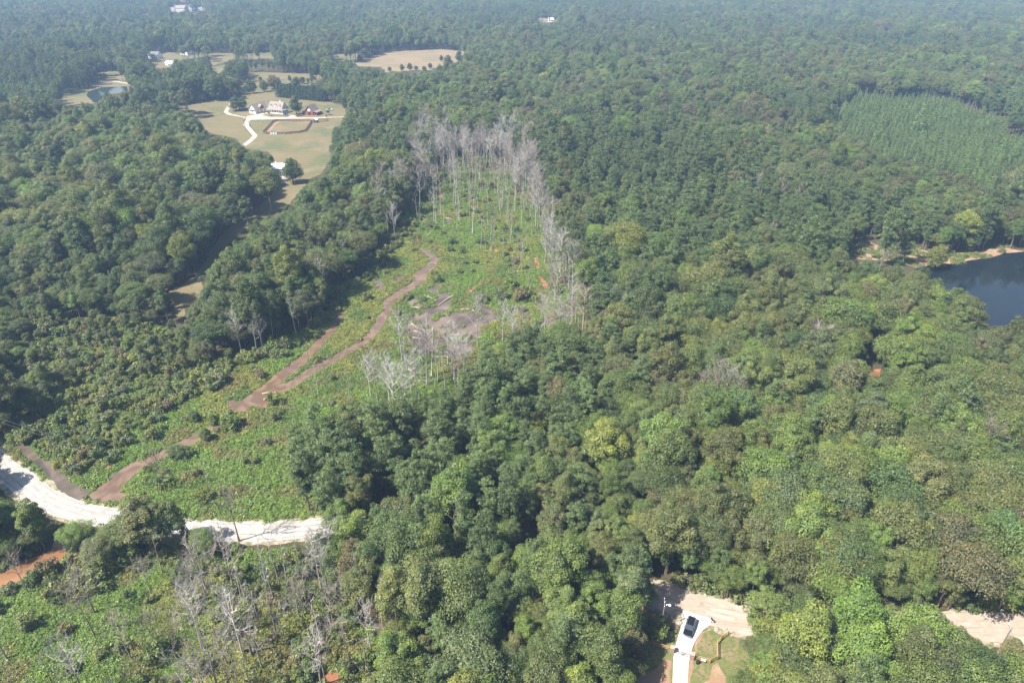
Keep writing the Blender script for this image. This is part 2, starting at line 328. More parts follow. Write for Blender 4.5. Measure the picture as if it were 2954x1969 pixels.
V_ROADR = zf('Z7', [(1860,400),(2100,355),(2353,350),(2600,350),(2600,540),(2353,455),(2270,510),(2190,470),(2100,420),(1950,410)])
V_SLOT = zf('Z6', [(800,1150),(840,1160),(830,1430),(900,1460),(880,1530),(820,1540),(690,1500),(760,1400)])
V_SWALE = [(-450,1700),(-40,1640),(200,1590),(420,1600),(520,1640),(640,1590),(860,1585),(900,1650),(1010,1720),(1090,1850),(1130,2040),(-500,2040)]
def grow(p, ax, ay): c_ = np.mean(p, 0); return [(c_[0] + (a - c_[0]) * ax, c_[1] + (b - c_[1]) * ay) for a, b in p]
for i_ in (0, 1, 2, 4, 8): V_MEADOWS[i_] = grow(V_MEADOWS[i_], 1.15, 1.35)
V_PLANT = [(px_ + (30 if i_ % 3 == 0 else 0), py_) for i_, (px_, py_) in enumerate(V_PLANT)]
V_ALL = [V_MARSH, V_FIELD, V_STRIP, V_HAY, V_POND, V_LAKE, V_BANK, V_PLANT, V_YARD, V_ROADR, V_SLOT, V_SWALE] + V_MEADOWS + V_FAR
def ground(poly, z=0.0): return [G(x, y, z) for x, y in poly]

R_LEFT = ground([(-220,1180),(-90,1255),(0,1343),(60,1385),(115,1428),(180,1460),(260,1483),(363,1500),(500,1520),(660,1532),(800,1531),(920,1520),(1050,1512)])
R_MID = ground([(1050,1512),(1250,1560),(1450,1620),(1650,1660),(1800,1690),(1911,1722)])
R_RIGHT = ground([(1880,1712),(1997,1746),(2090,1772),(2180,1795),(2408,1818),(2565,1826),(2720,1818),(2830,1811),(2954,1812),(3150,1830),(3300,1850)])
road_polys = [ribbon(R_LEFT, 6.2), ribbon(R_MID, 4.0), ribbon(R_RIGHT, 7.2)]

water_polys = {
 'pond': [zg('C4', [(120,430),(240,372),(400,385),(440,300),(560,285),(620,305),(585,385),(640,435),(760,442),(860,440),(900,480),(1000,420),(1120,520),(1140,580),(1040,590),(960,640),(960,700),(890,800),(860,870),(760,960),(640,1005),(480,1000),(380,960),(280,975),(200,970),(190,870),(150,800),(140,720),(110,640),(160,560),(150,470)]),
          zg('C4', [(60,350),(200,305),(250,350),(120,412)])],
 'creek': [ribbon(zg('Z5', [(712,478),(740,512),(795,550),(765,600),(700,655),(692,705),(620,745),(550,785),(490,830),(490,885),(455,930),(430,985),(380,1045),(330,1095),(250,1140),(120,1210),(0,1275)]) + zg('B5', [(2200,545),(2050,600),(1930,680)]), [2.4,3,3.8,4.4,5.2,5.2,4.8,4.2,3.4,3.4,3.6,3.8,3.8,3.6,3.6,3.6,4,4.5,5.5,6.5]),
           ribbon(zg('Z5', [(215,890),(170,950),(130,1005),(60,1085),(0,1145)]) + zg('B5', [(2280,360),(2180,440),(2080,520),(1980,590),(1860,690)]), [1.6,2.2,3,3.4,3.8,4.4,5,4.4,4,5]),
           ribbon(zg('B5', [(1710,812),(1600,870),(1480,945),(1400,990),(1290,1042),(1180,1092),(1060,1145),(980,1200),(880,1270)]), [2,2.8,3.6,3.8,3.8,4,4.4,5,6.5]),
           zg('B5', [(655,1395),(740,1330),(800,1280),(900,1215),(1000,1165),(1000,1200),(940,1260),(915,1300),(945,1385),(905,1425),(760,1430),(690,1405)]),
           zg('B5', [(1690,708),(1740,658),(1800,680),(1870,645),(1960,600),(2070,590),(2020,660),(2010,722),(1900,715),(1820,768),(1760,742)])],
 'ditch': [ribbon(zg('B5', [(150,1000),(250,1090),(350,1162),(430,1240),(520,1330),(650,1385)]), [2.2,2.6,3,3,3.2,3.6])],
 'dark_pool': [zg('C4', [(290,205),(480,135),(560,175),(590,240),(560,285),(440,300),(340,262)]), zg('Z5', [(350,705),(440,678),(470,740),(505,768),(430,768),(380,735)]), zg('Z5', [(490,700),(570,652),(605,655),(545,705)]),
               zg('Z5', [(180,690),(300,655),(340,665),(250,695)]), zg('C3', [(930,1105),(985,1110),(985,1200),(935,1205)]), zg('C3', [(765,985),(830,955),(825,1005),(770,1015)]),
               zg('C4', [(860,390),(1000,400),(1130,540),(1060,560),(900,490)]), zg('Z5', [(1420,960),(1560,930),(1580,975),(1440,985)]), zg('Z5', [(1590,880),(1700,865),(1760,900),(1640,925)])],
 'orange_creek': [ribbon(zg('Z8', [(470,750),(420,775),(355,815),(300,890),(205,945),(90,995),(0,1040),(-120,1100)]), [3,4.5,5.5,5,6,5.5,5,5])],
}
red_polys = [ribbon(zg('C4', [(1000,40),(890,175),(800,215),(750,300)]), [1,1.6,2.6,4.5]), ribbon(zg('Z5', [(1435,545),(1462,600),(1480,680),(1512,745)]), [1.2,2.4,2,2.6]),
             ribbon(zg('Z5', [(445,540),(405,605),(372,662)]), [1,1.6,2]), ribbon(zg('C3', [(925,765),(850,800),(855,860),(880,930)]), [1.5,3,3,3]), ribbon(zg('C3', [(1200,860),(1200,970)]), [3,3]),
             ribbon(zg('Z5', [(250,820),(215,890)]), [0.8,1.4]), zg('Z5', [(1170,485),(1200,480),(1210,510),(1180,515)]), zg('B6', [(1235,950),(1290,960),(1300,1010),(1270,1030),(1230,990)]),
             zg('B6', [(1400,1120),(1500,1130),(1520,1200),(1420,1226),(1330,1200)]), zg('B5', [(700,1120),(750,1100),(790,1180),(850,1100),(860,1180),(800,1190),(740,1160)]),
             zg('Z6', [(805,1490),(900,1465),(890,1530),(820,1540)]), zg('F', [(0,1225),(25,1222),(22,1240),(0,1252)])]
ALLWATER = [p for v in water_polys.values() for p in v] + red_polys

o = sheet('ground', [[(-9000, -3000), (9000, -3000), (9000, 9000), (-9000, 9000)]], 0.0, M['floor'], step=3000, jit=0)
sheet('marsh_ground', [ground(V_MARSH), ground(V_SWALE)], 0.02, M['marsh'], jit=1.5, step=3)
sheet('pasture', [ground(V_FIELD)] + [ground(p) for p in V_MEADOWS], 0.02, M['pasture'], step=4, jit=1.5)
sheet('meadow_strip', [ground(V_STRIP)], 0.025, M['pasture'], step=4, jit=.8)
sheet('hay_field', [ground(V_HAY)] + [ground(V_FAR[0])], 0.02, M['hay'], step=6, jit=2)
sheet('bare_soil', [ground(V_BANK)] + [ground(p) for p in V_FAR[1:]], 0.03, M['dirt'], step=3, jit=1)
lake_g = zg('Z6', [(1150,720),(1200,700),(1390,688),(1500,668),(1700,638),(1820,603),(1975,588),(2400,560),(2700,700),(2700,1300),(2100,1400),(1700,1250),(1500,1000),(1300,900),(1180,800)])
sheet('lake', [lake_g], 0.06, M['lake'], step=3, jit=0.6)
sheet('far_pond', [ground(V_POND)], 0.06, M['pondw'], step=4, jit=0.8)
sheet('yard', [zg('B3', [(-200,230),(190,330),(900,520),(1150,600),(1400,650),(1700,720),(1800,1100),(1700,1900),(-400,1900)])], 0.03, M['lawn'], step=1.5, jit=0.3)
sheet('yard_soil', [zg('B3', [(-350,1900),(-100,1500),(120,1400),(250,1250),(420,1200),(500,1230),(480,1900)]), zg('B3', [(735,1250),(800,1060),(860,900),(960,760),(1100,660),(1210,620),(1130,690),(1010,760),(910,880),(860,1000),(800,1180),(780,1500),(790,1900),(720,1900)]),
      zg('B3', [(1040,1480),(1100,1280),(1180,1240),(1250,1350),(1330,1500),(1350,1900),(1000,1900),(900,1600)]), zg('B3', [(-50,300),(200,280),(300,520),(220,700),(330,820),(200,880),(0,1200),(-200,1000)]), zg('B3', [(1340,730),(1500,740),(1590,780),(1570,830),(1420,800),(1350,790)])], 0.04, M['dirt'], step=1.1, jit=0.75)
sheet('road_shoulder', [ribbon(R_LEFT, 8.6), ribbon(R_MID, 6), ribbon(R_RIGHT, 9.6)], 0.05, M['shoulder'], jit=0.7)
sheet('gravel_road', [road_polys[0], road_polys[1]], 0.10, M['gravel'], jit=0.3)
sheet('dirt_road', [road_polys[2]], 0.11, M['gravel_tan'], jit=0.3)
def offset(pts, d):
    c = smooth(pts, 5); o_ = []
    for i, p in enumerate(c):
        t_ = c[min(i+1, len(c)-1)] - c[max(i-1, 0)]; t_ /= np.linalg.norm(t_) + 1e-9; o_.append((p[0] - t_[1] * d, p[1] + t_[0] * d))
    return o_
M['rut'] = ground_mat('wheel_rut_gravel', [(0.245, 0.217, 0.190), ((0.30, 0.274, 0.246), 0.35, 0.42, 0.6, 9)], bscale=6)
M['rut_tan'] = ground_mat('wheel_rut_tan', [(0.26, 0.21, 0.172), ((0.31, 0.255, 0.21), 0.35, 0.42, 0.6, 9)], bscale=6)
sheet('wheel_ruts', [ribbon(offset(R_LEFT, d), .45, 1) for d in (-2.3, -.75, .85, 2.4)], 0.115, M['rut'], jit=0.16, step=.9)
sheet('wheel_ruts', [ribbon(offset(R_RIGHT, d), .45, 1) for d in (-1.6, .1, 1.7)], 0.125, M['rut_tan'], jit=0.16, step=.9)
sheet('concrete_driveway', [zg('B3', [(655,440),(640,620),(600,760),(560,900),(520,1050),(500,1200),(490,1568),(485,1950),(715,1950),(720,1568),(740,1250),(770,1100),(810,980),(870,860),(960,745),(1080,652),(1170,600),(940,520)])], 0.13, M['concrete'], step=1.5, jit=0.02)
M['mud_pond'] = water_mat('pond_mud_water', (0.066, 0.049, 0.038), (0.150, 0.116, 0.088), rough=0.05, scale=.07, bump=.008)
sheet('pond', water_polys['pond'], 0.07, M['mud_pond'], jit=1.8, step=2.2)
sheet('creek', water_polys['creek'][0:1] + water_polys['creek'][2:3], 0.08, M['mud'], jit=0.4)
sheet('side_creek', water_polys['creek'][1:2], 0.086, M['mud'], jit=0.4)
sheet('creek_pool', water_polys['creek'][3:], 0.092, M['mud'], jit=0.3)
sheet('ditch', water_polys['ditch'], 0.085, M['mud_dark'], jit=0.3)
sheet('dark_pools', water_polys['dark_pool'], 0.075, M['mud_dark'], jit=0.9)
sheet('orange_creek', water_polys['orange_creek'], 0.08, M['mud_orange'], jit=0.8)
sheet('red_mud', red_polys, 0.065, M['red_mud'], jit=0.5)
hd = [ribbon(zg('Z4', [(900,285),(870,330),(845,400),(800,460),(800,492),(850,515),(940,530),(1010,545),(1060,560)]), 3.4), ribbon(zg('Z4', [(1060,545),(1025,600),(1025,640),(1090,720),(1112,752),(1080,795),(960,885),(900,930)]), 3.8),
      ribbon(zg('Z4', [(1000,552),(1300,552),(1600,553),(1930,545),(2150,538)]), [7,6,5,4,3.5]), zg('Z4', [(1010,535),(1200,497),(1290,478),(1270,505),(1190,520),(1300,540),(1500,540),(1480,515),(1570,520),(1600,545),(1500,562),(1100,572),(1040,580)]),
      ribbon(zg('Z1', [(660,545),(750,550),(860,566),(950,580)]), 4), ribbon(zg('Z1', [(1340,632),(1420,640)]), 5), zg('C1', [(150,600),(330,600),(560,760),(640,1150),(380,1200),(300,1080),(420,960),(180,760)])]
M['track'] = ground_mat('farm_gravel', [(0.34, 0.29, 0.24), ((0.25, 0.205, 0.16), 0.4, 0.5, 0.7, 8)])
sheet('farm_track', hd, 0.08, M['track'], step=2, jit=0.4)
sheet('paddock_soil', [ribbon(zg('B1', [(640,900),(760,750),(860,670),(1000,640),(1400,615),(1790,615)]), [3,5,5,4,6,12]), zg('B1', [(985,945),(1110,945),(1110,972),(985,972)])], 0.04, M['dirt'], step=3, jit=0.6)

# ------------------------------------------------------------------ plant prototypes
def leaves(clumps, per, size, flat=0.0, needle=False, r=None, out_bias=0.8, cut=-0.5):
    r = r or rng; C = np.array([c[:3] for c in clumps]); Rd = np.array([c[3:6] for c in clumps]); n = len(C) * per
    ci = np.repeat(np.arange(len(C)), per); d = r.normal(size=(n, 3)); d /= np.linalg.norm(d, axis=1)[:, None]
    d[:, 2] = np.where(d[:, 2] < cut, -d[:, 2], d[:, 2])
    rad = r.uniform(0.72, 1.08, n) ** 1.0
    P = C[ci] + d * Rd[ci] * rad[:, None]
    nrm = d * out_bias + r.normal(size=(n, 3)) * 0.42 + np.array([0, 0, 0.42]); nrm /= np.linalg.norm(nrm, axis=1)[:, None]
    t = np.cross(nrm, r.normal(size=(n, 3))); t /= np.linalg.norm(t, axis=1)[:, None]; b = np.cross(nrm, t)
    s = (r.uniform(0.7, 1.3, n) * size)[:, None]; asp = 0.28 if needle else 0.62
    t *= s * 0.5 * (1.25 if needle else 1); b *= s * 0.5 * asp
    V = np.stack([P - t, P + b, P + t, P - b], 1).reshape(-1, 3)
    Fq = np.arange(4 * n).reshape(-1, 4); cl = r.uniform(0, 1, len(C))[ci] * 0.45 + r.uniform(0, 1, n) * 0.55
    return V, Fq, np.repeat(cl, 4)
def leaf_mesh(name, clumps, per, size, mat, **k):
    V, Fq, a = leaves(clumps, per, size, **k); return mesh_np(name, V, Fq, a, mat)
def crown_broad(seed, H, Rr, base, shape, N=46, cr=(0.22, 0.36), low=-.55):
    r = np.random.default_rng(seed); cl = []; zc = (H + base) / 2; rz = (H - base) / 2
    ax = r.uniform(0.85, 1.15); ph = r.uniform(0, 6.28, 3)
    k = 0
    while len(cl) < N and k < 4000:
        k += 1; d = r.normal(size=3); d /= np.linalg.norm(d)
        if d[2] < low: continue
        q = r.uniform(0.45, 0.86)
        prof = 1.0
        if shape == 'cone': prof = 1.0 - 0.55 * max(0, d[2])
        if shape == 'flat': prof = 1.1 if d[2] > 0 else 0.9
        lump = 1 + 0.16 * math.sin(3 * math.atan2(d[1], d[0]) + ph[0]) + 0.1 * math.sin(5 * d[2] + ph[1])
        c = np.array([d[0] * Rr * q * ax * prof * lump, d[1] * Rr * q / ax * prof * lump, zc + d[2] * rz * q * (0.92 if shape == 'flat' else 1.04)])
        rr = Rr * r.uniform(*cr)
        if any(np.linalg.norm(c - e[:3]) < rr * 0.62 for e in cl): continue
        cl.append((*c, rr * r.uniform(0.9, 1.15), rr * r.uniform(0.9, 1.15), rr * r.uniform(0.7, 0.95)))
    return cl
def trunk_mesh(name, H, base, rad, seed, limbs=7, Rr=4):
    r = random.Random(seed); m = MB(); top = H * 0.8
    pts = [(r.uniform(-.12, .12) * i, r.uniform(-.12, .12) * i, top * i / 5) for i in range(6)]
    m.tube(pts, [rad * (1.25 - 0.2 * i) if i else rad * 1.5 for i in range(6)], 7)
    for k in range(limbs):
        a = k * 2.4 + r.random(); z0 = base * 0.8 + (top - base) * r.uniform(0.0, 0.7); L = Rr * r.uniform(0.55, 0.8)
        p0 = Vector((pts[3][0] * .5, pts[3][1] * .5, z0)); p1 = p0 + Vector((math.cos(a) * L * .5, math.sin(a) * L * .5, L * .45)); p2 = p0 + Vector((math.cos(a) * L, math.sin(a) * L, L * .7))
        m.tube([p0, p1, p2], [rad * .45, rad * .28, rad * .1], 5)
    return m.mesh(name, M['bark'])
PROTO = {}
def proto(kind, parts): PROTO.setdefault(kind, []).append(parts)     # parts: [(name, mesh)]
shapes = ['round'] * 5 + ['flat'] * 3 + ['cone'] * 3 + ['tall'] * 2
for i, s in enumerate(shapes):
    H, Rr, base = {'round': (17, 5.0, 5.5), 'flat': (16, 6.2, 6.5), 'cone': (20, 4.2, 5), 'tall': (20, 3.9, 5.5)}[s]
    N = {'round': 54, 'flat': 64, 'cone': 54, 'tall': 50}[s]
    cl = crown_broad(100 + i, H, Rr, base, s, N)
    proto('broad', [('trunk', trunk_mesh('tree_trunk', H, base, 0.24, i, Rr=Rr)), ('crown', leaf_mesh('tree_crown', cl, 265, 0.33 if i % 3 else 0.285, M['leaf'], r=np.random.default_rng(i)))])
for i in range(4):                                                    # open-grown trees with crowns down to the ground
    cl = crown_broad(160 + i, 14, 5.5, .6, ['round', 'cone', 'round', 'cone'][i], 95, (.2, .32), -.97)
    proto('lone', [('trunk', trunk_mesh('lone_tree_trunk', 14, 2, 0.3, 60 + i, Rr=4)), ('crown', leaf_mesh('lone_tree_crown', cl, 170, 0.42, M['leaf'], r=np.random.default_rng(60 + i)))])
for i in range(5):                                                    # pines: whorls of flattened needle tufts
    r = np.random.default_rng(300 + i); H, base, Rr = 19, 6.5, 3.6; cl = []
    for lev in np.linspace(0, 1, 13):
        z = base + (H - base) * lev; q = Rr * (math.sin(math.pi * min(1, 0.22 + 0.78 * (1 - lev))) * 0.55 + 0.45 * (1 - lev)) * r.uniform(.8, 1.15); nb = int(3 + 5 * (1 - lev))
        for k in range(nb):
            a = r.uniform(0, 6.28); rr = r.uniform(0.6, 1.05)
            for f in ((1.0, 0.55) if q > 1.6 else (1.0,)):
                cl.append((math.cos(a) * q * f, math.sin(a) * q * f, z + q * f * 0.18 + r.uniform(-.2, .3), rr, rr, rr * 0.62))
    cl.append((0, 0, H, .6, .6, .8))
    proto('pine', [('trunk', trunk_mesh('pine_trunk', H, base, 0.2, 40 + i, limbs=5, Rr=Rr)), ('crown', leaf_mesh('pine_crown', cl, 60, 0.48, M['needle'], needle=True, r=r, out_bias=.5))])
for i in range(3):                                                    # small plantation pines
    r = np.random.default_rng(330 + i); cl = []
    for lev in np.linspace(0, 1, 7):
        q = 1.5 * (1 - lev) * 0.8
        for k in range(int(1 + 5 * (1 - lev))):
            a = r.uniform(0, 6.28); cl.append((math.cos(a) * q, math.sin(a) * q, 1 + 5 * lev, .55, .55, .45))
    proto('young', [('crown', leaf_mesh('young_pine_crown', cl, 28, 0.45, M['needle'], needle=True, r=r, out_bias=.5))])
for i in range(3):                                                    # dense columnar conifers of the screen behind the house
    r = np.random.default_rng(350 + i); cl = []
    for lev in np.linspace(0, 1, 12):
        q = 1.7 * (1 - lev ** 2.2) + .1
        for k in range(6): a = k * 1.05 + r.uniform(-.4, .4) + lev * 5; cl.append((math.cos(a) * q * .75, math.sin(a) * q * .75, .8 + 10.6 * lev, .95, .95, 1.0))
    tm = MB(); tm.tube([(0, 0, 0), (0, 0, 6)], [.2, .1], 6)
    proto('column', [('trunk', tm.mesh('conifer_trunk', M['bark'])), ('crown', leaf_mesh('conifer_crown', cl, 60, 0.36, M['needle'], r=r))])
for i in range(6):                                                    # shrubs
    r = np.random.default_rng(400 + i); cl = []; Rr = 1.7
    for k in range(12):
        a = r.uniform(0, 6.28); q = r.uniform(0, 1) ** .6 * Rr * .7; cl.append((math.cos(a) * q, math.sin(a) * q, r.uniform(.5, 2.1) * (1 - .3 * q / Rr), .62, .62, .6))
    proto('shrub', [('foliage', leaf_mesh('shrub_foliage', cl, 80, 0.30, M['leaf'], r=r, out_bias=.6))])
for i in range(5):                                                    # knee-high marsh plants
    r = np.random.default_rng(430 + i); cl = []
    for k in range(5):
        a = r.uniform(0, 6.28); q = r.uniform(0, .55); cl.append((math.cos(a) * q, math.sin(a) * q, r.uniform(.12, .38), .42, .42, .30))
    proto('herb', [('foliage', leaf_mesh('herb_foliage', cl, 20, 0.24, M['herb'], r=r, out_bias=.6, cut=-.1))])
def bare(seed, H, spread, rad, depth, nmain, topf=0.5, twig=True, lean=0.0):
    r = random.Random(seed); T = MB(); B = MB()
    n = 8; pts = []; x = y = 0.0; ddx = r.uniform(-.5, .5) * .3 + lean; ddy = r.uniform(-.15, .15)
    for i in range(n):
        pts.append(Vector((x, y, H * i / (n - 1)))); x += ddx * r.uniform(.2, 1.4); y += ddy * r.uniform(.2, 1.4)
    T.tube(pts, [rad * (1.35 if i == 0 else 1 - 0.86 * i / (n - 1)) for i in range(n)], 6)
    def rec(p, d, L, rd, k):
        q = [p]; dd = Vector(d); m = 3 if k > 1 else 2
        for i in range(m):
            dd = (dd + Vector((r.gauss(0, .22), r.gauss(0, .22), r.gauss(0.10, .12)))).normalized(); q.append(q[-1] + dd * L / m)
        B.tube(q, [rd * (1 - .75 * i / m) for i in range(m + 1)], 4 if k > 1 else 3, cap=False)
        if k > 0:
            for c in range(r.randint(3, 4) if k > 1 else r.randint(3, 5)):
                t = r.uniform(.35, 1.0); j = min(m - 1, int(t * m)); s = q[j].lerp(q[j+1], t * m - j)
                nd = (dd + Vector((r.gauss(0, .6), r.gauss(0, .6), r.gauss(.15, .35)))).normalized(); rec(s, nd, L * r.uniform(.45, .65), rd * .5, k - 1)
    for k in range(nmain):
        t = topf + (1 - topf) * (k + r.random()) / nmain; i = min(n - 2, int(t * (n - 1))); p = pts[i].lerp(pts[i+1], t * (n - 1) - i)
        a = k * 2.4 + r.random(); el = r.uniform(.35, 1.1); d = Vector((math.cos(a) * math.cos(el), math.sin(a) * math.cos(el), math.sin(el)))
        rec(p, d, spread * (1.15 - .5 * (t - topf) / (1 - topf)) * r.uniform(.7, 1.1), rad * .42, depth)
    return [('trunk', T.mesh('dead_trunk', M['deadwood'])), ('branches', B.mesh('dead_branches', M['deadwood']))]
for i in range(5): proto('bare', bare(500 + i, 16, 4.4, .21, 3, 17, .40))
for i in range(6): proto('snag', bare(520 + i, 15, 1.9, .185, 2 if i % 2 else 1, 6, .45))
for i in range(4): proto('brush', bare(540 + i, 2.6, 2.6, .08, 3, 8, .08))

# ------------------------------------------------------------------ geometry-nodes scatter for what is past counting
def scatter(name, kind, pts, rot, scl, tint, idx, label, cat):
    me = bpy.data.meshes.new(name); n = len(pts); me.vertices.add(n); me.vertices.foreach_set('co', np.asarray(pts, np.float32).ravel())
    a = me.attributes.new('rotz', 'FLOAT', 'POINT'); a.data.foreach_set('value', np.asarray(rot, np.float32))
    a = me.attributes.new('scl', 'FLOAT_VECTOR', 'POINT'); a.data.foreach_set('vector', np.asarray(scl, np.float32).ravel())
    a = me.attributes.new('tint', 'FLOAT_COLOR', 'POINT'); a.data.foreach_set('color', np.asarray(np.c_[tint, np.ones(n)], np.float32).ravel())
    a = me.attributes.new('pick', 'INT', 'POINT'); a.data.foreach_set('value', np.asarray(idx, np.int32))
    o = obj(name, me); tag(o, label=label, cat=cat, kind='stuff')
    ng = bpy.data.node_groups.new(name, 'GeometryNodeTree'); ng.interface.new_socket('Geometry', in_out='INPUT', socket_type='NodeSocketGeometry'); ng.interface.new_socket('Geometry', in_out='OUTPUT', socket_type='NodeSocketGeometry')
    N = ng.nodes; L = ng.links; gi = N.new('NodeGroupInput'); go = N.new('NodeGroupOutput'); jn = N.new('GeometryNodeJoinGeometry')
    for parts in PROTO[kind]:
        src = None; jp = N.new('GeometryNodeJoinGeometry')
        for nm, pm in parts:
            po = bpy.data.objects.new(nm, pm); oi = N.new('GeometryNodeObjectInfo'); oi.inputs[0].default_value = po; L.new(oi.outputs['Geometry'], jp.inputs[0])
        g2 = N.new('GeometryNodeGeometryToInstance'); L.new(jp.outputs[0], g2.inputs[0]); L.new(g2.outputs[0], jn.inputs[0])
    ip = N.new('GeometryNodeInstanceOnPoints'); ip.inputs['Pick Instance'].default_value = True
    def na(nm, ty):
        x = N.new('GeometryNodeInputNamedAttribute'); x.data_type = ty; x.inputs[0].default_value = nm; return x.outputs[0]
    L.new(gi.outputs[0], ip.inputs['Points']); L.new(jn.outputs[0], ip.inputs['Instance']); L.new(na('pick', 'INT'), ip.inputs['Instance Index'])
    cx = N.new('ShaderNodeCombineXYZ'); L.new(na('rotz', 'FLOAT'), cx.inputs[2]); L.new(cx.outputs[0], ip.inputs['Rotation']); L.new(na('scl', 'FLOAT_VECTOR'), ip.inputs['Scale'])
    L.new(ip.outputs[0], go.inputs[0]); md = o.modifiers.new('scatter', 'NODES'); md.node_group = ng
    return o

# ------------------------------------------------------------------ where each plant stands
PAL = {'mid green': (0.098, 0.130, 0.034), 'olive green': (0.118, 0.130, 0.040), 'dark green': (0.074, 0.106, 0.033), 'bright green': (0.118, 0.160, 0.034),
       'yellow-green': (0.148, 0.168, 0.036), 'grey-brown green': (0.128, 0.120, 0.052), 'grey-green': (0.110, 0.128, 0.052)}
PN = list(PAL); PC = np.array([PAL[k] for k in PN])
def jgrid(sp, xmin, xmax, ymin, ymax, jit=0.42):
    nx = int((xmax - xmin) / sp); ny = int((ymax - ymin) / (sp * .87)); i, j = np.meshgrid(np.arange(nx), np.arange(ny))
    x = xmin + (i + 0.5 * (j % 2)) * sp; y = ymin + j * sp * .87
    x = (x + rng.uniform(-jit, jit, x.shape) * sp).ravel(); y = (y + rng.uniform(-jit, jit, y.shape) * sp).ravel(); return x, y
def frust(x, y, m=1.16):
    px, py, zc = proj(x, y, 10.0); return (zc > 5) & (abs(px - CX) < 1477 * m + 30000 / np.maximum(zc, 60)) & (py > -160) & (py < 1969 + 420)

def forest_points():
    xs, ys = [], []
    for sp, y0, y1 in ((5.3, 10, 330), (6.0, 330, 900), (7.2, 900, 2500)):
        W = y1 * 1.05 + 60; x, y = jgrid(sp, -W, W, y0, y1); k = frust(x, y); xs.append(x[k]); ys.append(y[k])
    return np.concatenate(xs), np.concatenate(ys)
x, y = forest_points(); n = len(x)
patch = vnoise(x, y, 90, 3); patch2 = vnoise(x, y, 240, 9); f3 = vnoise(x, y, 34, 21)
size = np.exp(rng.normal(0, 0.19, n)) * (0.68 + 0.28 * patch); size = np.clip(size, .45, 1.3); size = np.where((vnoise(x, y, 25, 77) > .74) & (size > .8) & (y > 240), size * 1.25, size); size = np.where(y < 200, np.minimum(size, 1.12), size); under = np.zeros(n, bool)
UX, UY = jgrid(5.0, -330, 480, 30, 520); kk = frust(UX, UY); UX, UY = UX[kk], UY[kk]; x = np.r_[x, UX]; y = np.r_[y, UY]; size = np.r_[size, rng.uniform(.36, .62, len(UX))]; under = np.r_[under, np.ones(len(UX), bool)]; n = len(x); patch = vnoise(x, y, 90, 3); patch2 = vnoise(x, y, 240, 9); f3 = vnoise(x, y, 34, 21)
left = x < -20
pine_p = np.clip((vnoise(x, y, 130, 14) - 0.60) * 5, 0.04, 0.85)
is_pine = rng.uniform(size=n) < pine_p
bpx, bpy_, _ = proj(x, y, 0.0); size = np.where((bpx < 540) & (bpx > -200) & (bpy_ > 790) & (bpy_ < 1100), size * .66, size)
hh = np.where(is_pine, 19, 17.5) * size; rr = np.where(is_pine, 3.4, 4.8) * size
rj = np.zeros(n, bool); soft = np.zeros(n, int); SOFT = [V_MARSH, V_SWALE]; HARD = [p for p in V_ALL if not any(p is q for q in SOFT)]
STEP = inpoly(*proj(x, y, 0.0)[:2], [(-100,1130),(60,1000),(150,930),(300,900),(450,920),(650,1010),(640,1060),(450,1090),(300,1150),(120,1210),(-100,1240)]) & (vnoise(x, y, 14, 91) > .42)
for dx, hz in ((0, 0), (0, .5), (0, .98), (-.8, .6), (.8, .6), (-.55, .85), (.55, .85)):
    px, py, _ = proj(x + dx * rr, y, hz * hh); rj |= inany(px, py, HARD); soft += inany(px, py, SOFT) * (3 if (dx == 0 and hz < .3) else 1) * ~(under & STEP)
rj |= soft >= 3
sh = math.cos(R(SUN_EL)) / math.sin(R(SUN_EL)); SUNNY = [zf('B3', [(700,800),(640,640),(900,560),(1400,600),(1500,900),(1400,2200),(450,2200),(500,1100)]), zf('Z8', [(130,560),(330,620),(640,690),(700,800),(420,780),(200,690)])]
for hz in (.45, .7, .95):
    for e in (-.6, 0, .6): rj |= inany(*proj(x + .90 * sh * hz * hh + e * rr, y + .44 * sh * hz * hh, 0.1)[:2], SUNNY) & (y < 180)
# keep the ground outlines free too (what lies hidden behind crowns)
for rp, wd in ((R_LEFT[:-1], 8.5), (R_MID, 4.5), (R_RIGHT, 8.6)): rj |= inpoly(x, y, ribbon(rp, wd))
rj |= under & is_pine
rj |= inpoly(x, y, lake_g)
for p in water_polys['pond']: rj |= inpoly(x, y, p)
dens = rng.uniform(size=n)
DF = [(1165,400),(1260,350),(1500,340),(1530,420),(1500,490),(1200,490)]
px, py, _ = proj(x, y, hh * .8); rj |= inpoly(px, py, DF) & (dens < .75)
rj &= ~((soft < 3) & False)
keep = ~rj
x, y, size, is_pine, hh, rr, patch, patch2, f3, px, py = (a[keep] for a in (x, y, size, is_pine, hh, rr, patch, patch2, f3, px, py)); n = len(x)
# colour of each tree: noisy stands of the same kind; olive and brownish oaks on the right, greener on the left
u = rng.uniform(size=n)
w_ = np.zeros((n, len(PN))); w_[:, 0] = 1.0; w_[:, 1] = .55 + 1.2 * (patch2 > .5); w_[:, 2] = .35 + .9 * (px < 1000) * (py < 900) ; w_[:, 3] = .35 + .8 * ((f3 > .62)) + .9 * ((px > 850) & (px < 1900) & (py > 1150)); w_[:, 4] = .07 + .22 * ((px > 1600) & (py < 1500) & (f3 > .6))
w_[:, 5] = .12 + .9 * ((px > 1500) & (f3 < .42)); w_[:, 6] = .15 + .45 * (px < 900)
cz = (px > 850) & (px < 1900) & (py > 1120); w_[cz, 0] = 1.6; w_[cz, 3] = 1.4; w_[cz, 4] = .30; w_[cz, 5] = .12; w_[cz, 6] = .15; w_[cz, 2] = .4
w_ /= w_.sum(1)[:, None]; cidx = (np.cumsum(w_, 1) < u[:, None]).sum(1); cidx = np.clip(cidx, 0, len(PN) - 1)
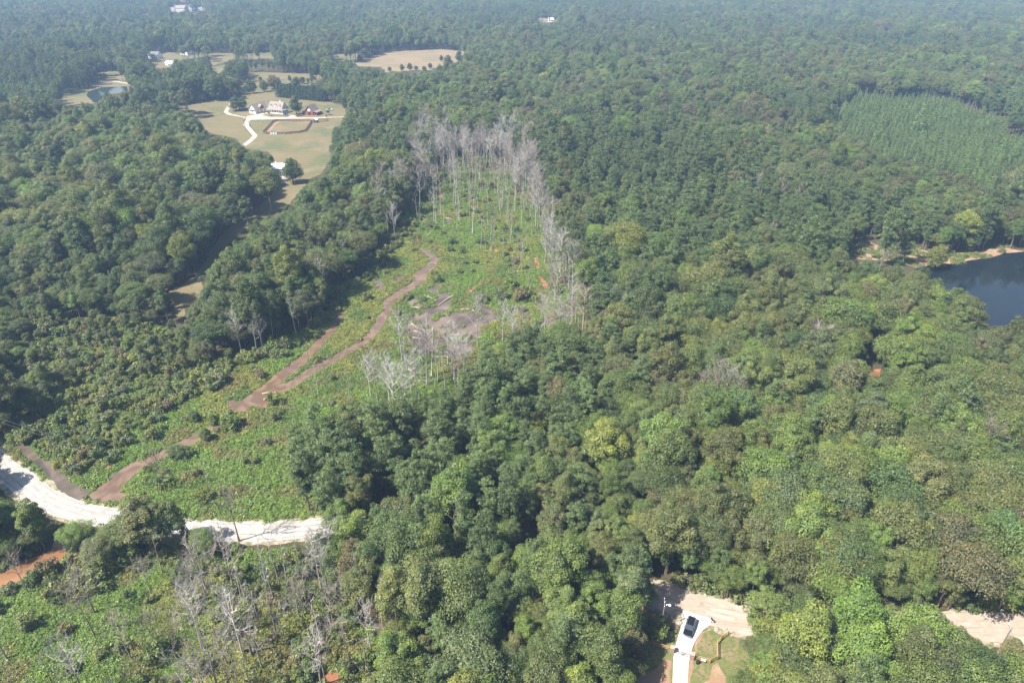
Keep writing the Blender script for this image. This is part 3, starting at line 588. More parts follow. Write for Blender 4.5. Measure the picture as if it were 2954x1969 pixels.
tint = PC[cidx] * np.exp(rng.normal(0, .15, n))[:, None] * np.exp(rng.normal(0, .04, (n, 3)))
tint[is_pine] = np.array((0.088, 0.118, 0.038)) * np.exp(rng.normal(0, .12, is_pine.sum()))[:, None]
tint *= np.array((.93, 1.02, 1.04)); tint *= (.86 + .30 * vnoise(x, y, 170, 95) + .10 * (vnoise(x, y, 60, 96) - .5))[:, None]
nb = len(PROTO['broad']); pidx = rng.integers(0, nb, n)
bright = (cidx == 3) | (cidx == 4); pidx = np.where(bright & (rng.uniform(size=n) < .6), rng.integers(8, nb, n), pidx)
pidx = np.where(cz & (rng.uniform(size=n) < .42), rng.integers(8, nb, n), pidx)
pidx = np.where(is_pine, rng.integers(0, len(PROTO['pine']), n), pidx)
scl = np.c_[size * rng.uniform(.92, 1.12, n), size * rng.uniform(.92, 1.12, n), size * rng.uniform(.92, 1.1, n)]
rot = rng.uniform(0, 6.28, n)

used_labels = {}
def near_labels(bases, short, X, Y):
    """labels that tell each plant by its look, its neighbour and its place"""
    X = np.array(X); Y = np.array(Y); out = []
    for j in range(len(X)):
        lab = None
        for q in np.argsort((X - X[j]) ** 2 + (Y - Y[j]) ** 2)[1:20]:
            ax, ay = X[j] - X[q], Y[j] - Y[q]; rel = ('left of' if ax < 0 else 'right of') if abs(ax) > abs(ay) else ('behind' if ay < 0 else 'below')
            l = '%s %s %s one, %s' % (bases[j], rel, short[q], place(X[j], min(Y[j], 1968)))
            if l not in used_labels and len(l.replace('-', ' ').split()) <= 16: lab = l; break
        lab = lab or '%s, %s' % (bases[j], place(X[j], min(Y[j], 1968))); used_labels[lab] = 1; out.append(lab)
    return out
def place(px, py):
    h = ['at the left edge', 'far left', 'on the left', 'left of centre', 'in the middle', 'right of centre', 'on the right', 'far right', 'at the right edge'][int(np.clip(px / 2954 * 9, 0, 8))]
    v = ['at the top', 'high up', 'above the middle', 'halfway down', 'below the middle', 'low down', 'at the bottom'][int(np.clip(py / 1969 * 7, 0, 6))]
    return v + ', ' + h
def uniq(base, px, py):
    l = base + ', ' + place(px, py)
    if l in used_labels:
        for w in ('crown leaning left', 'crown leaning right'): pass
    used_labels[l] = 1
    return l
def plant(kind, name, i, loc, rz, s, tint, label, cat, group, single=False):
    parts = PROTO[kind][i]
    if len(parts) == 1:
        o = bpy.data.objects.new(name, parts[0][1]); COL.objects.link(o); o.location = loc; o.rotation_euler = (0, 0, rz); o.scale = s; o['tint'] = [float(t) for t in tint]
        return tag(o, label, cat, group)
    r = bpy.data.objects.new(name, None); COL.objects.link(r); r.location = loc; r.rotation_euler = (0, 0, rz); r.scale = s; tag(r, label, cat, group)
    for nm, me in parts:
        c = bpy.data.objects.new(nm, me); COL.objects.link(c); c.parent = r; c['tint'] = [float(t) for t in tint]
    return r
def where(px, py):
    if px > 1750 and py > 1560: return 'above the dirt road' if py < 1760 else 'by the dirt road'
    if px < 1000 and py > 1400: return 'by the white gravel road'
    if px > 2350 and py < 1150: return 'near the dark lake'
    if px < 1000 and py < 700: return 'near the pasture'
    return 'in the closed forest'
def szw(v): return 'huge' if v > 1.25 else 'large' if v > 1.02 else 'medium' if v > .84 else 'small' if v > .6 else 'tiny'
def split_individuals(k_mask, kind, name, word, group, limit, X, Y, PX, PY, S, ROT, T, I, names, stuff_name, stuff_label, hgt, cat='tree'):
    PX, PY = np.array(PX), np.array(PY)
    cpx, cpy, zc = proj(X, Y, hgt * .7)
    inv = k_mask & (cpx > 10) & (cpx < 2944) & (cpy > 10) & (cpy < 1959)
    score = np.where(inv, S[:, 0] / zc, -1); order = np.argsort(-score)[:limit]; order = order[score[order] > 0]
    ind = np.zeros(len(X), bool); ind[order] = True
    for j in order:
        dd = np.where(inv, (cpx - cpx[j]) ** 2 + (cpy - cpy[j]) ** 2, 1e12); dd[j] = 1e12; nbs = np.argsort(dd)[:14]; base = '%s %s %s' % (szw(S[j, 0]), names[j], word); lab = None
        for q in nbs:
            ax, ay = cpx[j] - cpx[q], cpy[j] - cpy[q]; rel = ('left of' if ax < 0 else 'right of') if abs(ax) > abs(ay) else ('behind' if ay < 0 else 'below')
            cand = '%s %s %s %s one, %s' % (base, rel, szw(S[q, 0]), names[q], place(cpx[j], cpy[j]))
            if len(cand.replace('-', ' ').split()) > 16: cand = '%s %s %s one, %s' % (base, rel, names[q], place(cpx[j], cpy[j]))
            if cand not in used_labels and len(cand.replace('-', ' ').split()) <= 16: lab = cand; break
        lab = lab or '%s, %s' % (base, place(cpx[j], cpy[j])); used_labels[lab] = 1
        plant(kind, name, int(I[j]), (X[j], Y[j], 0), ROT[j], S[j], T[j], lab, cat, group)
    rest = k_mask & ~ind
    if rest.any():
        scatter(stuff_name, kind, np.c_[X[rest], Y[rest], np.zeros(rest.sum())], ROT[rest], S[rest], T[rest], I[rest], stuff_label, cat)
    return ind
names = [PN[c] for c in cidx]
split_individuals(~is_pine, 'broad', 'broadleaf_tree', 'broadleaf tree', 'broadleaf trees of the forest canopy', 300, x, y, px, py, scl, rot, tint, pidx, names, 'broadleaf_forest', 'mixed green broadleaf forest covering the land to the horizon', hh)
split_individuals(is_pine, 'pine', 'pine_tree', 'pine tree', 'pine trees among the forest', 300, x, y, px, py, scl, rot, tint, pidx, [['deep green', 'plain green', 'light green'][int(np.clip((t_[1] - .104) / .013, 0, 2))] for t_ in tint], 'pine_forest', 'darker pine woods standing in blocks among the far forest', hh)

# plantation of young pines on the right
gx = np.array(ground(V_PLANT)); x, y = jgrid(3.6, gx[:, 0].min(), gx[:, 0].max(), gx[:, 1].min(), gx[:, 1].max(), .25)
px, py, _ = proj(x, y, 4.0); k = inpoly(px, py, V_PLANT); x, y = x[k], y[k]; n = len(x)
k2 = vnoise(x, y, 9, 71) > .16; x, y = x[k2], y[k2]; n = len(x); s = np.exp(rng.normal(0, .26, n)) * (.95 + .45 * vnoise(x, y, 40, 72))
scatter('young_pine_plantation', 'young', np.c_[x, y, np.zeros(n)], rng.uniform(0, 6.28, n), np.c_[s, s, s * 1.05], np.array((0.090, 0.136, 0.036)) * np.exp(rng.normal(0, .13, n))[:, None], rng.integers(0, 3, n), 'dense plantation of small young pines on the right beyond the oaks', 'pines')

# marsh plants: everywhere on the wet ground except open water, with ragged edges
NARROW = water_polys['creek'] + water_polys['ditch'] + water_polys['orange_creek']
def cover(name, polys, sp, label, tintf, smul=1.0, excl=True, thin=-1):
    X, Y = [], []
    for p in polys:
        g = np.array(ground(p)); x, y = jgrid(sp, g[:, 0].min() - 2, g[:, 0].max() + 2, g[:, 1].min() - 2, g[:, 1].max() + 2, .5)
        k = inpoly(x, y, g)
        if excl:
            wx = x + (vnoise(x, y, 2.2, 5) - .5) * 1.6; wy = y + (vnoise(x, y, 2.2, 6) - .5) * 1.6; k &= ~(inany(wx - .55, wy, NARROW) | inany(wx + .55, wy, NARROW) | inany(wx, wy + .7, NARROW)); k &= (~inany(wx, wy, ALLWATER)) | (inany(wx, wy, water_polys['pond'] + water_polys['dark_pool']) & (vnoise(x, y, 3.4, 61) > .73)) | (inany(wx, wy, red_polys) & (vnoise(x, y, 2.4, 62) > .62))
            for rp, wd in ((R_LEFT, 7.0), (R_RIGHT, 8.0)): k &= ~inpoly(wx, wy, ribbon(rp, wd))
        if thin > 0: k &= vnoise(x, y, 6, 44) > thin
        X.append(x[k]); Y.append(y[k])
    x = np.concatenate(X); y = np.concatenate(Y); n = len(x)
    s = np.exp(rng.normal(0, .18, n)) * smul * (.85 + .45 * vnoise(x, y, 7, 8)); t = tintf(x, y)
    scatter(name, 'herb', np.c_[x, y, np.zeros(n)], rng.uniform(0, 6.28, n), np.c_[s, s, s * rng.uniform(.55, 1.05, n)], t, rng.integers(0, 5, n), label, 'plants')
def marsh_tint(x, y):
    a = vnoise(x, y, 16, 31); b = vnoise(x, y, 5, 33); c = vnoise(x, y, 11, 35); n = len(x)
    g0_ = np.array((0.130, 0.208, 0.042)); g1_ = np.array((0.185, 0.212, 0.052)); g2 = np.array((0.160, 0.158, 0.056)); g3 = np.array((0.105, 0.160, 0.038))
    t = g0_ * np.ones((n, 1)); m = np.clip((a - .5) * 4, 0, 1)[:, None]; t = t * (1 - m) + g1_ * m
    m = np.clip((b * .6 + c * .4 - .60) * 7, 0, 1)[:, None]; t = t * (1 - m) + g2 * m; m = np.clip((vnoise(x, y, 9, 41) - .66) * 6, 0, 1)[:, None]; t = t * (1 - m) + g3 * m
    return t * np.exp(rng.normal(0, .12, n))[:, None]
cover('marsh_plants', [V_MARSH, [(1790,905),(1700,935),(1560,950),(1460,960),(1390,1010),(1335,1110),(1190,1170),(930,1195),(850,1240),(800,1310),(815,1420),(860,1480),(940,1500),(1080,1480),(1060,1320),(1250,1260),(1420,1220),(1560,1080),(1750,1000)], [(1630,800),(1605,700),(1570,620),(1500,500),(1560,500),(1640,640),(1700,800),(1740,880),(1690,880)]], .95, 'knee-high bright green marsh plants around the creek and pond', marsh_tint, 1.05)
cover('swale_plants', [V_SWALE], .80, 'bright green low plants in the wet hollow below the gravel road', marsh_tint, .95)

def bank_tint(x, y): return np.array((0.120, 0.150, 0.046)) * np.exp(rng.normal(0, .25, len(x)))[:, None]
cover('bank_weeds', [V_BANK], 1.2, 'patchy green weeds on the red lake bank', bank_tint, 1.2, True, .47)
cover('verge_weeds', [zf('B3', [(1150,620),(1240,610),(1700,690),(1700,740),(1450,730),(1280,690),(1180,700)]), [(60,1290),(120,1350),(200,1400),(330,1455),(520,1482),(900,1490),(900,1500),(520,1495),(330,1470),(200,1420),(110,1370),(40,1300)]], .8, 'scruffy weeds on the road verges', bank_tint, .8, True, .4)
# shrubs
SC_POLY = zf('B5', [(0,1000),(0,560),(60,300),(250,80),(420,30),(700,80),(1000,100),(1300,200),(1500,320),(1900,330),(2180,260),(2300,240),(2180,330),(1800,420),(1700,560),(1400,660),(1300,720),(1180,860),(1050,960),(900,1090),(700,1180),(560,1220),(330,1110),(180,1000)])
def shrub_pts(poly, sp, keepf):
    g = np.array(ground(poly)); x, y = jgrid(sp, g[:, 0].min(), g[:, 0].max(), g[:, 1].min(), g[:, 1].max(), .5); k = inpoly(x, y, g) & (rng.uniform(size=len(x)) < keepf(x, y)); return x[k], y[k]
E_EDGE = zf('Z5', [(0,1010),(110,900),(100,830),(170,750),(400,650),(330,580),(470,500),(560,360),(660,250),(740,260),(620,420),(500,540),(440,640),(400,700),(180,800),(160,900),(60,1010)])
parts_s = [shrub_pts(SC_POLY, 2.7, lambda x, y: .55 + .45 * vnoise(x, y, 12, 51)), shrub_pts(V_SWALE, 3.0, lambda x, y: np.clip(.10 + (x + 70) / 70 * .8 + (vnoise(x, y, 12, 52) - .5) * .9, .05, .95)),
           shrub_pts([(0,1250),(60,1225),(300,1200),(700,1180),(800,1300),(815,1440),(520,1480),(360,1440),(130,1340)], 4.6, lambda x, y: .22 + 0 * x), shrub_pts(V_MARSH, 5.5, lambda x, y: .24 + 0 * x),
           shrub_pts([(0,1640),(60,1480),(190,1520),(330,1540),(560,1560),(700,1580),(720,1620),(560,1660),(330,1640),(250,1720),(0,1720)], 2.6, lambda x, y: .9 + 0 * x), shrub_pts(E_EDGE, 3.0, lambda x, y: .7 + 0 * x),
           shrub_pts([(1780,1900),(1800,1780),(1870,1740),(1910,1800),(1880,1900),(1830,1969),(1780,2000)], 2.8, lambda x, y: .6 + 0 * x),
           shrub_pts([(1860,1690),(1900,1650),(2100,1695),(2300,1730),(2500,1740),(2700,1725),(2954,1715),(3150,1740),(3150,1775),(2954,1765),(2700,1775),(2500,1785),(2300,1780),(2100,1740),(1950,1705)], 2.1, lambda x, y: .85 + 0 * x),
           shrub_pts([(2280,1780),(2600,1800),(2700,1790),(2650,1860),(2300,1880)], 3.2, lambda x, y: .0 + 0 * x), shrub_pts(V_BANK, 6, lambda x, y: .35 + 0 * x)]
x = np.concatenate([p[0] for p in parts_s]); y = np.concatenate([p[1] for p in parts_s])
WP = [p for v in water_polys.values() for p in v]; ok = ~inany(x, y, WP) & ~inany(x, y + 1.5, WP) & ~inany(x, y + 3.2, WP) & ~inany(x + 1.3, y + 1, WP) & ~inany(x - 1.3, y + 1, WP)
for rp, wd in ((R_LEFT, 10), (R_RIGHT, 9)): ok &= ~inpoly(x, y, ribbon(rp, wd))
x, y = x[ok], y[ok]; n = len(x); s = np.exp(rng.normal(0, .30, n)) * 1.0; s = np.clip(s, .35, 2.1)
names_s = ['mid green', 'olive green', 'grey-green', 'yellow-green', 'reddish brown', 'dark green']; TS = np.array([(0.112, 0.160, 0.040), (0.136, 0.158, 0.050), (0.130, 0.148, 0.068), (0.158, 0.182, 0.042), (0.148, 0.130, 0.064), (0.080, 0.120, 0.036)])
ci = rng.choice(6, n, p=[.3, .26, .16, .12, .08, .08]); T = TS[ci] * np.exp(rng.normal(0, .12, n))[:, None]
px, py, _ = proj(x, y, 1.5)
split_individuals(np.ones(n, bool), 'shrub', 'shrub', 'shrub', 'shrubs on the wet ground', 300, x, y, px, py, np.c_[s, s, s * rng.uniform(.8, 1.3, n)], rng.uniform(0, 6.28, n), T, rng.integers(0, 6, n), [names_s[c] for c in ci],
                  'shrub_thicket', 'thicket of olive and grey-green shrubs between woods and marsh', np.full(n, 2.2), 'shrub')

# dead trees
def hsz(v): return 'very tall' if v > 1.12 else 'tall' if v > .88 else 'short' if v > .6 else 'stunted'
def dead_label(tn, wd, spot, sc, qx, qy, j):
    dd = (px - qx) ** 2 + (py - qy) ** 2; base = '%s %s %s' % (hsz(sc), tn, wd)
    for q in np.argsort(dd)[1:20]:
        ax, ay = qx - px[q], qy - py[q]; rel = ('left of' if ax < 0 else 'right of') if abs(ax) > abs(ay) else ('behind' if ay < 0 else 'below')
        l = '%s %s %s %s one, %s' % (base, rel, hsz(DEAD[q][3]), DEAD[q][4], place(qx, qy))
        if len(l.replace('-', ' ').split()) > 16: l = '%s %s %s one, %s' % (base, rel, DEAD[q][4], place(qx, qy))
        if l not in used_labels and len(l.replace('-', ' ').split()) <= 16: used_labels[l] = 1; return l
    return uniq(base, qx, qy)
def dpts(poly, sp, kf=1.0):
    g = np.array(ground(poly)); x, y = jgrid(sp, g[:, 0].min(), g[:, 0].max(), g[:, 1].min(), g[:, 1].max(), .5); k = inpoly(x, y, g) & (rng.uniform(size=len(x)) < kf); return list(zip(x[k], y[k]))
DEAD = []   # (x, y, kind, scale, tint name)
def addd(pts, kinds, s0, s1, tn):
    for p in pts: DEAD.append((p[0], p[1], random.choice(kinds), random.uniform(s0, s1), random.choice(tn)))
TD = {'silver grey': (0.29, 0.27, 0.245), 'pale grey': (0.38, 0.355, 0.325), 'brownish grey': (0.21, 0.175, 0.145), 'pinkish grey': (0.28, 0.235, 0.205)}
G1, G2 = ['silver grey', 'pale grey', 'pinkish grey'], ['silver grey', 'brownish grey', 'pinkish grey']
addd(dpts([(1195,560),(1200,480),(1240,435),(1320,412),(1500,410),(1545,450),(1560,520),(1500,525),(1440,500),(1370,490),(1290,500),(1240,540)], 5.9), ['bare', 'bare', 'snag'], .85, 1.3, ['silver grey', 'pinkish grey', 'pale grey'])
addd(dpts([(1480,500),(1540,520),(1575,600),(1610,700),(1650,800),(1660,860),(1600,860),(1570,760),(1530,650),(1470,560)], 6.2), ['snag', 'snag', 'bare'], .95, 1.35, G1)
addd(dpts([(1560,700),(1620,700),(1700,860),(1720,950),(1600,960),(1590,860)], 6.2), ['snag', 'snag', 'bare'], .65, 1.1, G1)
addd(dpts([(1150,480),(1200,405),(1300,388),(1560,388),(1610,470),(1560,450),(1500,405),(1320,405),(1235,440)], 8.5), ['bare'], .95, 1.3, ['silver grey', 'pinkish grey', 'brownish grey'])
addd(dpts([(1095,640),(1110,590),(1170,550),(1225,520),(1215,600),(1150,650)], 7), ['snag', 'bare'], .9, 1.3, G1)
addd(dpts([(1240,560),(1290,505),(1500,505),(1560,560),(1540,600),(1400,560),(1300,560)], 7.5), ['bare', 'snag'], .75, 1.15, ['silver grey', 'brownish grey', 'pinkish grey'])
addd(dpts([(1190,640),(1260,520),(1480,510),(1530,620),(1560,740),(1590,860),(1480,840),(1420,760),(1340,680)], 9.0), ['snag'], .6, 1.15, G1)
addd([G(*p) for p in ((1105,600),(1128,590),(1146,600),(1165,570),(1190,585),(1212,600),(1225,560),(1250,570),(1085,640),(1100,655),(1120,690),(1142,700))], ['bare', 'snag'], 1.0, 1.4, G1)
addd([G(*p) for p in ((1245,1085),(1262,1100),(1248,1040),(1345,1075),(1328,1060),(1232,1110),(1305,1085),(1292,1050),(1160,1040),(1172,1060),(1322,1105),(1220,1050),(1270,1060),(1255,1120),(1285,1125),(1315,1120),(1200,1100),(1340,1100))], ['snag', 'snag', 'bare'], .85, 1.2, G1)
addd([G(*p) for p in ((1378,995),(1310,1095),(1190,1170),(1125,1175),(1092,1170),(1172,1200),(1210,1160),(1070,1150),(1140,1210))], ['bare'], .8, 1.15, ['pale grey', 'silver grey'])
addd([G(*p) for p in ((1485,975),(1510,960),(1535,980),(1600,960),(1612,985),(1660,930),(1680,960),(1690,925),(1715,960),(1740,950),(1760,965),(1775,935),(1570,965),(1640,950),(1700,985),(1790,955),(1450,985),(1475,1000),(1540,1000),(1585,1005),(1630,1010),(1665,1000),(1560,930),(1650,930))], ['snag', 'bare', 'bare'], .65, 1.05, G1)
addd([G(*p) for p in ((698,1020),(742,1025),(790,985),(760,1010),(855,965),(935,868),(992,800),(1022,680),(980,735),(1010,700),(1034,690))], ['bare', 'snag', 'bare'], .75, 1.05, ['pale grey', 'silver grey'])
addd([G(*p) for p in ((895,1060),(918,1140),(905,1145),(1155,960),(1180,985),(945,1120),(1010,1160))], ['snag'], .6, .85, G2)
addd(dpts([(560,1700),(760,1620),(1000,1680),(1120,1780),(1180,2000),(560,2000)], 5.0), ['snag', 'snag', 'bare'], .65, 1.05, G1)
addd([G(*p) for p in ((84,1712),(275,1770),(276,1835),(375,2000),(590,2050),(440,1720),(470,1655),(690,1560),(865,1640),(110,1560),(20,1900),(680,2010),(380,1900),(620,1440),(480,1420),(250,2010),(60,2010),(160,1990))], ['snag', 'bare'], .6, .95, G2)
addd([G(*p) for p in ((2010,1215),(2045,1220),(2075,1225),(2100,1235),(2330,1085),(2318,1075),(2250,820),(2300,800),(2210,760),(2130,610),(2170,620),(2240,620),(2290,625),(2890,1400),(2790,1390))], ['bare'], 1.0, 1.2, ['silver grey', 'brownish grey'])
addd(dpts([(0,1969),(330,1969),(560,1969),(620,2030),(0,2060)], 5.0, .6), ['bare'], .3, .55, ['pinkish grey', 'brownish grey'])
px, py, zc = proj(np.array([d[0] for d in DEAD]), np.array([d[1] for d in DEAD]), 8.0)
inv = (px > 5) & (px < 2949) & (py > 5) & (py < 1964); sc_ = np.where(inv, np.array([d[3] for d in DEAD]) / zc, -1); order = np.argsort(-sc_); nin = 0; rest = {'bare': [], 'snag': []}
for j in order:
    d = DEAD[j]; k = d[2]; i = random.randrange(len(PROTO[k])); tt = np.array(TD[d[4]]) * random.uniform(.8, 1.2); rz = random.uniform(0, 6.28); s = (d[3], d[3], d[3] * random.uniform(.9, 1.15))
    if sc_[j] > 0 and nin < 300:
        nin += 1; wd = 'leafless tree' if k == 'bare' else 'dead snag'
        spot = 'at the brown pond' if (1200 < px[j] < 1420 and py[j] > 850) else ('in the green marsh' if (1000 < px[j] < 1800 and py[j] < 1100) else ('in the wet hollow' if py[j] > 1500 and px[j] < 1300 else 'among green crowns'))
        plant(k, 'bare_tree' if k == 'bare' else 'dead_snag', i, (d[0], d[1], 0), rz, s, tt, dead_label(d[4], wd, spot, d[3], px[j], py[j], j), 'dead tree', 'dead and leafless trees')
    else: rest[k].append((d, i, tt, rz, s))
for k, v in rest.items():
    if v: scatter('far_dead_trees', k, [(d[0][0], d[0][1], 0) for d in v], [d[3] for d in v], [d[4] for d in v], np.array([d[2] for d in v]), [d[1] for d in v], 'pale leafless dead trees behind the counted ones', 'dead trees')
# brittle brush: leafless bushes
BR = dpts([(420,1780),(620,1640),(1000,1640),(1160,1800),(1200,2000),(400,2000)], 4.6, .75) + dpts([(0,1980),(300,2000),(560,1960),(560,2050),(0,2060)], 4) + [G(*p) for p in ((2540,748),(2560,752),(2580,745),(2595,755),(2500,748),(1480,960),(1560,965),(1620,965),(1700,955),(1760,940))]
BR = [(q, random.uniform(.7, 1.4), random.choice(list(TD)), proj(q[0], q[1], 1.5)) for q in BR]
BR = [b for b in BR if 0 < b[3][0] < 2954 and 0 < b[3][1] < 1969]
bsz = lambda v: 'large' if v > 1.15 else 'small' if v < .92 else 'medium'
BL = near_labels(['%s %s twiggy bush' % (bsz(b[1]), b[2]) for b in BR], ['%s %s' % (bsz(b[1]), b[2]) for b in BR], [b[3][0] for b in BR], [b[3][1] for b in BR])
for (q, s, tn, _p), bl in zip(BR, BL):
    plant('brush', 'bare_bush', random.randrange(4), (q[0], q[1], 0), random.uniform(0, 6.28), (s, s, s), TD[tn], bl, 'bush', 'leafless bushes in the wet hollow')

# trees that stand by themselves (measured one by one)
LONE = [('Z4', 945, 462, 11.0, 7.9, 'broad', 1, 'dark green', 'wide dark green oak beside the bend of the farm drive'),
 ('Z4', 1590, 510, 15.5, 5.6, 'broad', 8, 'dark green', 'dark green pointed tree between the white farmhouse and the red barn'),
 ('Z4', 1555, 1285, 15.5, 6.0, 'broad', 9, 'dark green', 'dark green lone tree beside the white metal roofed building'),
 ('Z4', 700, 350, 22, 9.0, 'broad', 3, 'dark green', 'huge dark tree at the back edge of the pasture, left of the drive'),
 ('Z4', 780, 335, 22, 7.0, 'broad', 2, 'dark green', 'tall dark tree touching the huge one left of the drive'),
 ('Z4', 300, 385, 22, 9.5, 'broad', 4, 'dark green', 'huge dark tree in the corner left of the upper pasture'),
 ('Z4', 420, 360, 21, 8.5, 'broad', 5, 'dark green', 'dark rounded tree right of the corner tree in the upper pasture'),
 ('Z4', 1060, 275, 13.5, 4.0, 'broad', 10, 'mid green', 'left one of two adjoining trees behind the farm garage'),
 ('Z4', 1105, 272, 12.5, 3.8, 'broad', 9, 'mid green', 'right one of two adjoining trees behind the farm garage'),
 ('Z4', 930, 250, 16, 5.0, 'broad', 0, 'grey-green', 'grey-green tree on the meadow above the farm drive'),
 ('Z4', 950, 310, 6, 3.0, 'broad', 8, 'dark green', 'small dark tree under the grey-green one above the drive'),
 ('Z4', 1230, 255, 11, 4.2, 'broad', 2, 'grey-green', 'small grey-green tree left of the bare-looking tree by the conifer screen'),
 ('Z4', 1345, 225, 13, 7.5, 'broad', 6, 'grey-brown green', 'wide grey-brown thin crowned tree just left of the conifer screen'),
 ('Z4', 1515, 143, 7, 1.8, 'broad', 11, 'dark green', 'narrow dark tree standing alone in the back meadow'),
 ('Z4', 1183, 140, 5, 2.4, 'broad', 1, 'mid green', 'small round tree alone in the back meadow left part'),
 ('Z4', 1658, 165, 7, 3.2, 'broad', 0, 'dark green', 'round tree above the right end of the conifer screen'),
 ('Z4', 1720, 152, 4.5, 2.0, 'broad', 2, 'dark green', 'first of three little trees right of the round meadow tree'),
 ('Z4', 1760, 140, 4.5, 2.0, 'broad', 3, 'dark green', 'second of three little trees right of the round meadow tree'),
 ('Z4', 1795, 125, 4.0, 1.9, 'broad', 4, 'dark green', 'third of three little trees right of the round meadow tree'),
 ('Z4', 1590, 215, 11, 4.5, 'broad', 1, 'dark green', 'dark tree rising behind the conifer screen'),
 ('Z2', 528, 487, 5.2, 2.6, 'broad', 5, 'mid green', 'leftmost small round tree on the near edge of the hay field'),
 ('Z2', 612, 485, 8, 2.8, 'broad', 9, 'dark green', 'left dark tree of the pair on the near edge of the hay field'),
 ('Z2', 665, 480, 8.5, 3.2, 'broad', 10, 'dark green', 'right dark tree of the pair on the near edge of the hay field'),
 ('Z2', 708, 478, 5, 2.6, 'broad', 0, 'grey-green', 'pale small tree between the pair and the round trees on hay field'),
 ('Z2', 763, 486, 6, 3.0, 'broad', 2, 'mid green', 'round green tree on the near right edge of the hay field'),
 ('Z2', 803, 466, 6, 3.0, 'broad', 3, 'dark green', 'round dark tree a little above the round green one on hay field'),
 ('Z2', 878, 418, 7.5, 2.6, 'broad', 8, 'dark green', 'small dark tree left of the tall one at hay field right end'),
 ('Z2', 925, 470, 16, 6.0, 'broad', 11, 'grey-green', 'tall grey-green tree at the right end of the hay field'),
 ('Z2', 330, 420, 8, 3.6, 'broad', 1, 'dark green', 'dark tree at the left tip of the hay field'),
 ('Z2', 390, 395, 8, 4.4, 'broad', 4, 'grey-green', 'broad grey-green tree by the upper left edge of the hay field'),
 ('Z2', 1000, 430, 15, 5.0, 'broad', 9, 'mid green', 'tree closing the hay field on the right'),
 ('Z6', 1285, 720, 11, 4.8, 'broad', 1, 'yellow-green', 'yellow-green tree standing on the red lake shore'),
 ('Z6', 1050, 600, 4, 3.4, 'broad', 5, 'dark green', 'low dark bush-like tree on the lake bank'),
 ('Z8', 1000, 855, 13, 2.2, 'vine', 0, 'dark green', 'leaning narrow tree wrapped in dark vines at the gravel road edge'),
 ('Z8', 800, 905, 17, 4.6, 'broad', 11, 'olive green', 'tall olive green tree in front of the gravel road middle'),
 ('Z8', 890, 880, 14, 4.2, 'broad', 8, 'dark green', 'dark tree between the tall olive tree and the vine-wrapped one'),
 ('Z8', 700, 900, 12, 4.2, 'broad', 0, 'mid green', 'green tree on the left flank of the tall olive tree'),
 ('Z8', 5, 880, 9.5, 4.2, 'broad', 1, 'dark green', 'dark green tree at the left frame edge below the gravel road'),
 ('Z8', 105, 905, 6, 3.2, 'broad', 4, 'mid green', 'green tree right of the left edge tree below the gravel road'),
 ('Z8', 215, 860, 4, 2.6, 'broad', 6, 'dark green', 'low dark tree by the orange creek below the gravel road'),
 ('Z8', 560, 960, 9, 4.2, 'broad', 3, 'grey-green', 'grey-green tree below the gravel road left of centre'),
 ('Z8', 620, 900, 8, 4.0, 'broad', 5, 'mid green', 'leafy low tree beside the grey-green one below the gravel road'),
 ('Z5', 62, 975, 7.5, 2.4, 'broad', 10, 'grey-green', 'pale conical little tree at the left marsh edge'),
 ('B5', 1340, 1085, 3.2, 2.6, 'broad', 1, 'dark green', 'dark bushy tree on the near bank of the creek bend'),
 ('B5', 1560, 965, 4.2, 1.8, 'broad', 8, 'mid green', 'small pointed green tree by the narrow creek reach'),
 ('B5', 1475, 825, 4.0, 1.7, 'broad', 9, 'dark green', 'small dark pointed tree in the marsh above the narrow creek reach'),
 ('B3', 1830, 900, 13, 4.6, 'pine', 0, 'mid green', 'left pine of the near stand below the dirt road'),
]
# the vine-wrapped leaning tree
r_ = np.random.default_rng(77); cl = [(-(i / 9) * 2.2 + r_.uniform(-.3, .3), r_.uniform(-.3, .3), 1 + i * 1.3, .95 + .35 * (i > 6), .95 + .35 * (i > 6), 1.0) for i in range(10)] + [(-2.2 + r_.uniform(-1.2, 1.2), r_.uniform(-1.2, 1.2), 12.5 + r_.uniform(-.8, 1.2), .9, .9, .8) for i in range(6)]
tm = MB(); tm.tube([(0, 0, 0), (-1.2, 0, 7), (-2.3, 0, 13)], [.4, .3, .15], 7)
PROTO['vine'] = [[('trunk', tm.mesh('vine_tree_trunk', M['bark'])), ('vines', leaf_mesh('vine_leaves', cl, 260, .32, M['leaf'], r=r_))]]
HD = {'broad': [{'round': (17, 5.0), 'flat': (16, 6.2), 'cone': (20, 4.2), 'tall': (20, 3.9)}[s] for s in shapes], 'pine': [(19, 3.6)] * 5, 'vine': [(13, 2.2)], 'lone': [(14, 5.5)] * 4}
for (zk, a, b, h, rad, kind, i, cn, lab) in LONE:
    if kind == 'broad' and zk != 'Z8': kind = 'lone'; i = (1 if i in (8, 9, 10, 11) else 0) + 2 * (a % 2)
    X, Y = g1(zk, a, b); H0, R0 = HD[kind][i]; c = np.array(PAL[cn]) * random.uniform(.9, 1.1)
    plant(kind, {'broad': 'broadleaf_tree', 'lone': 'broadleaf_tree', 'pine': 'pine_tree', 'vine': 'vine_covered_tree'}[kind], i, (X, Y, 0), random.uniform(0, 6.28) if kind != 'vine' else 0, (rad / R0, rad / R0, h / H0), c, lab, 'tree', None)
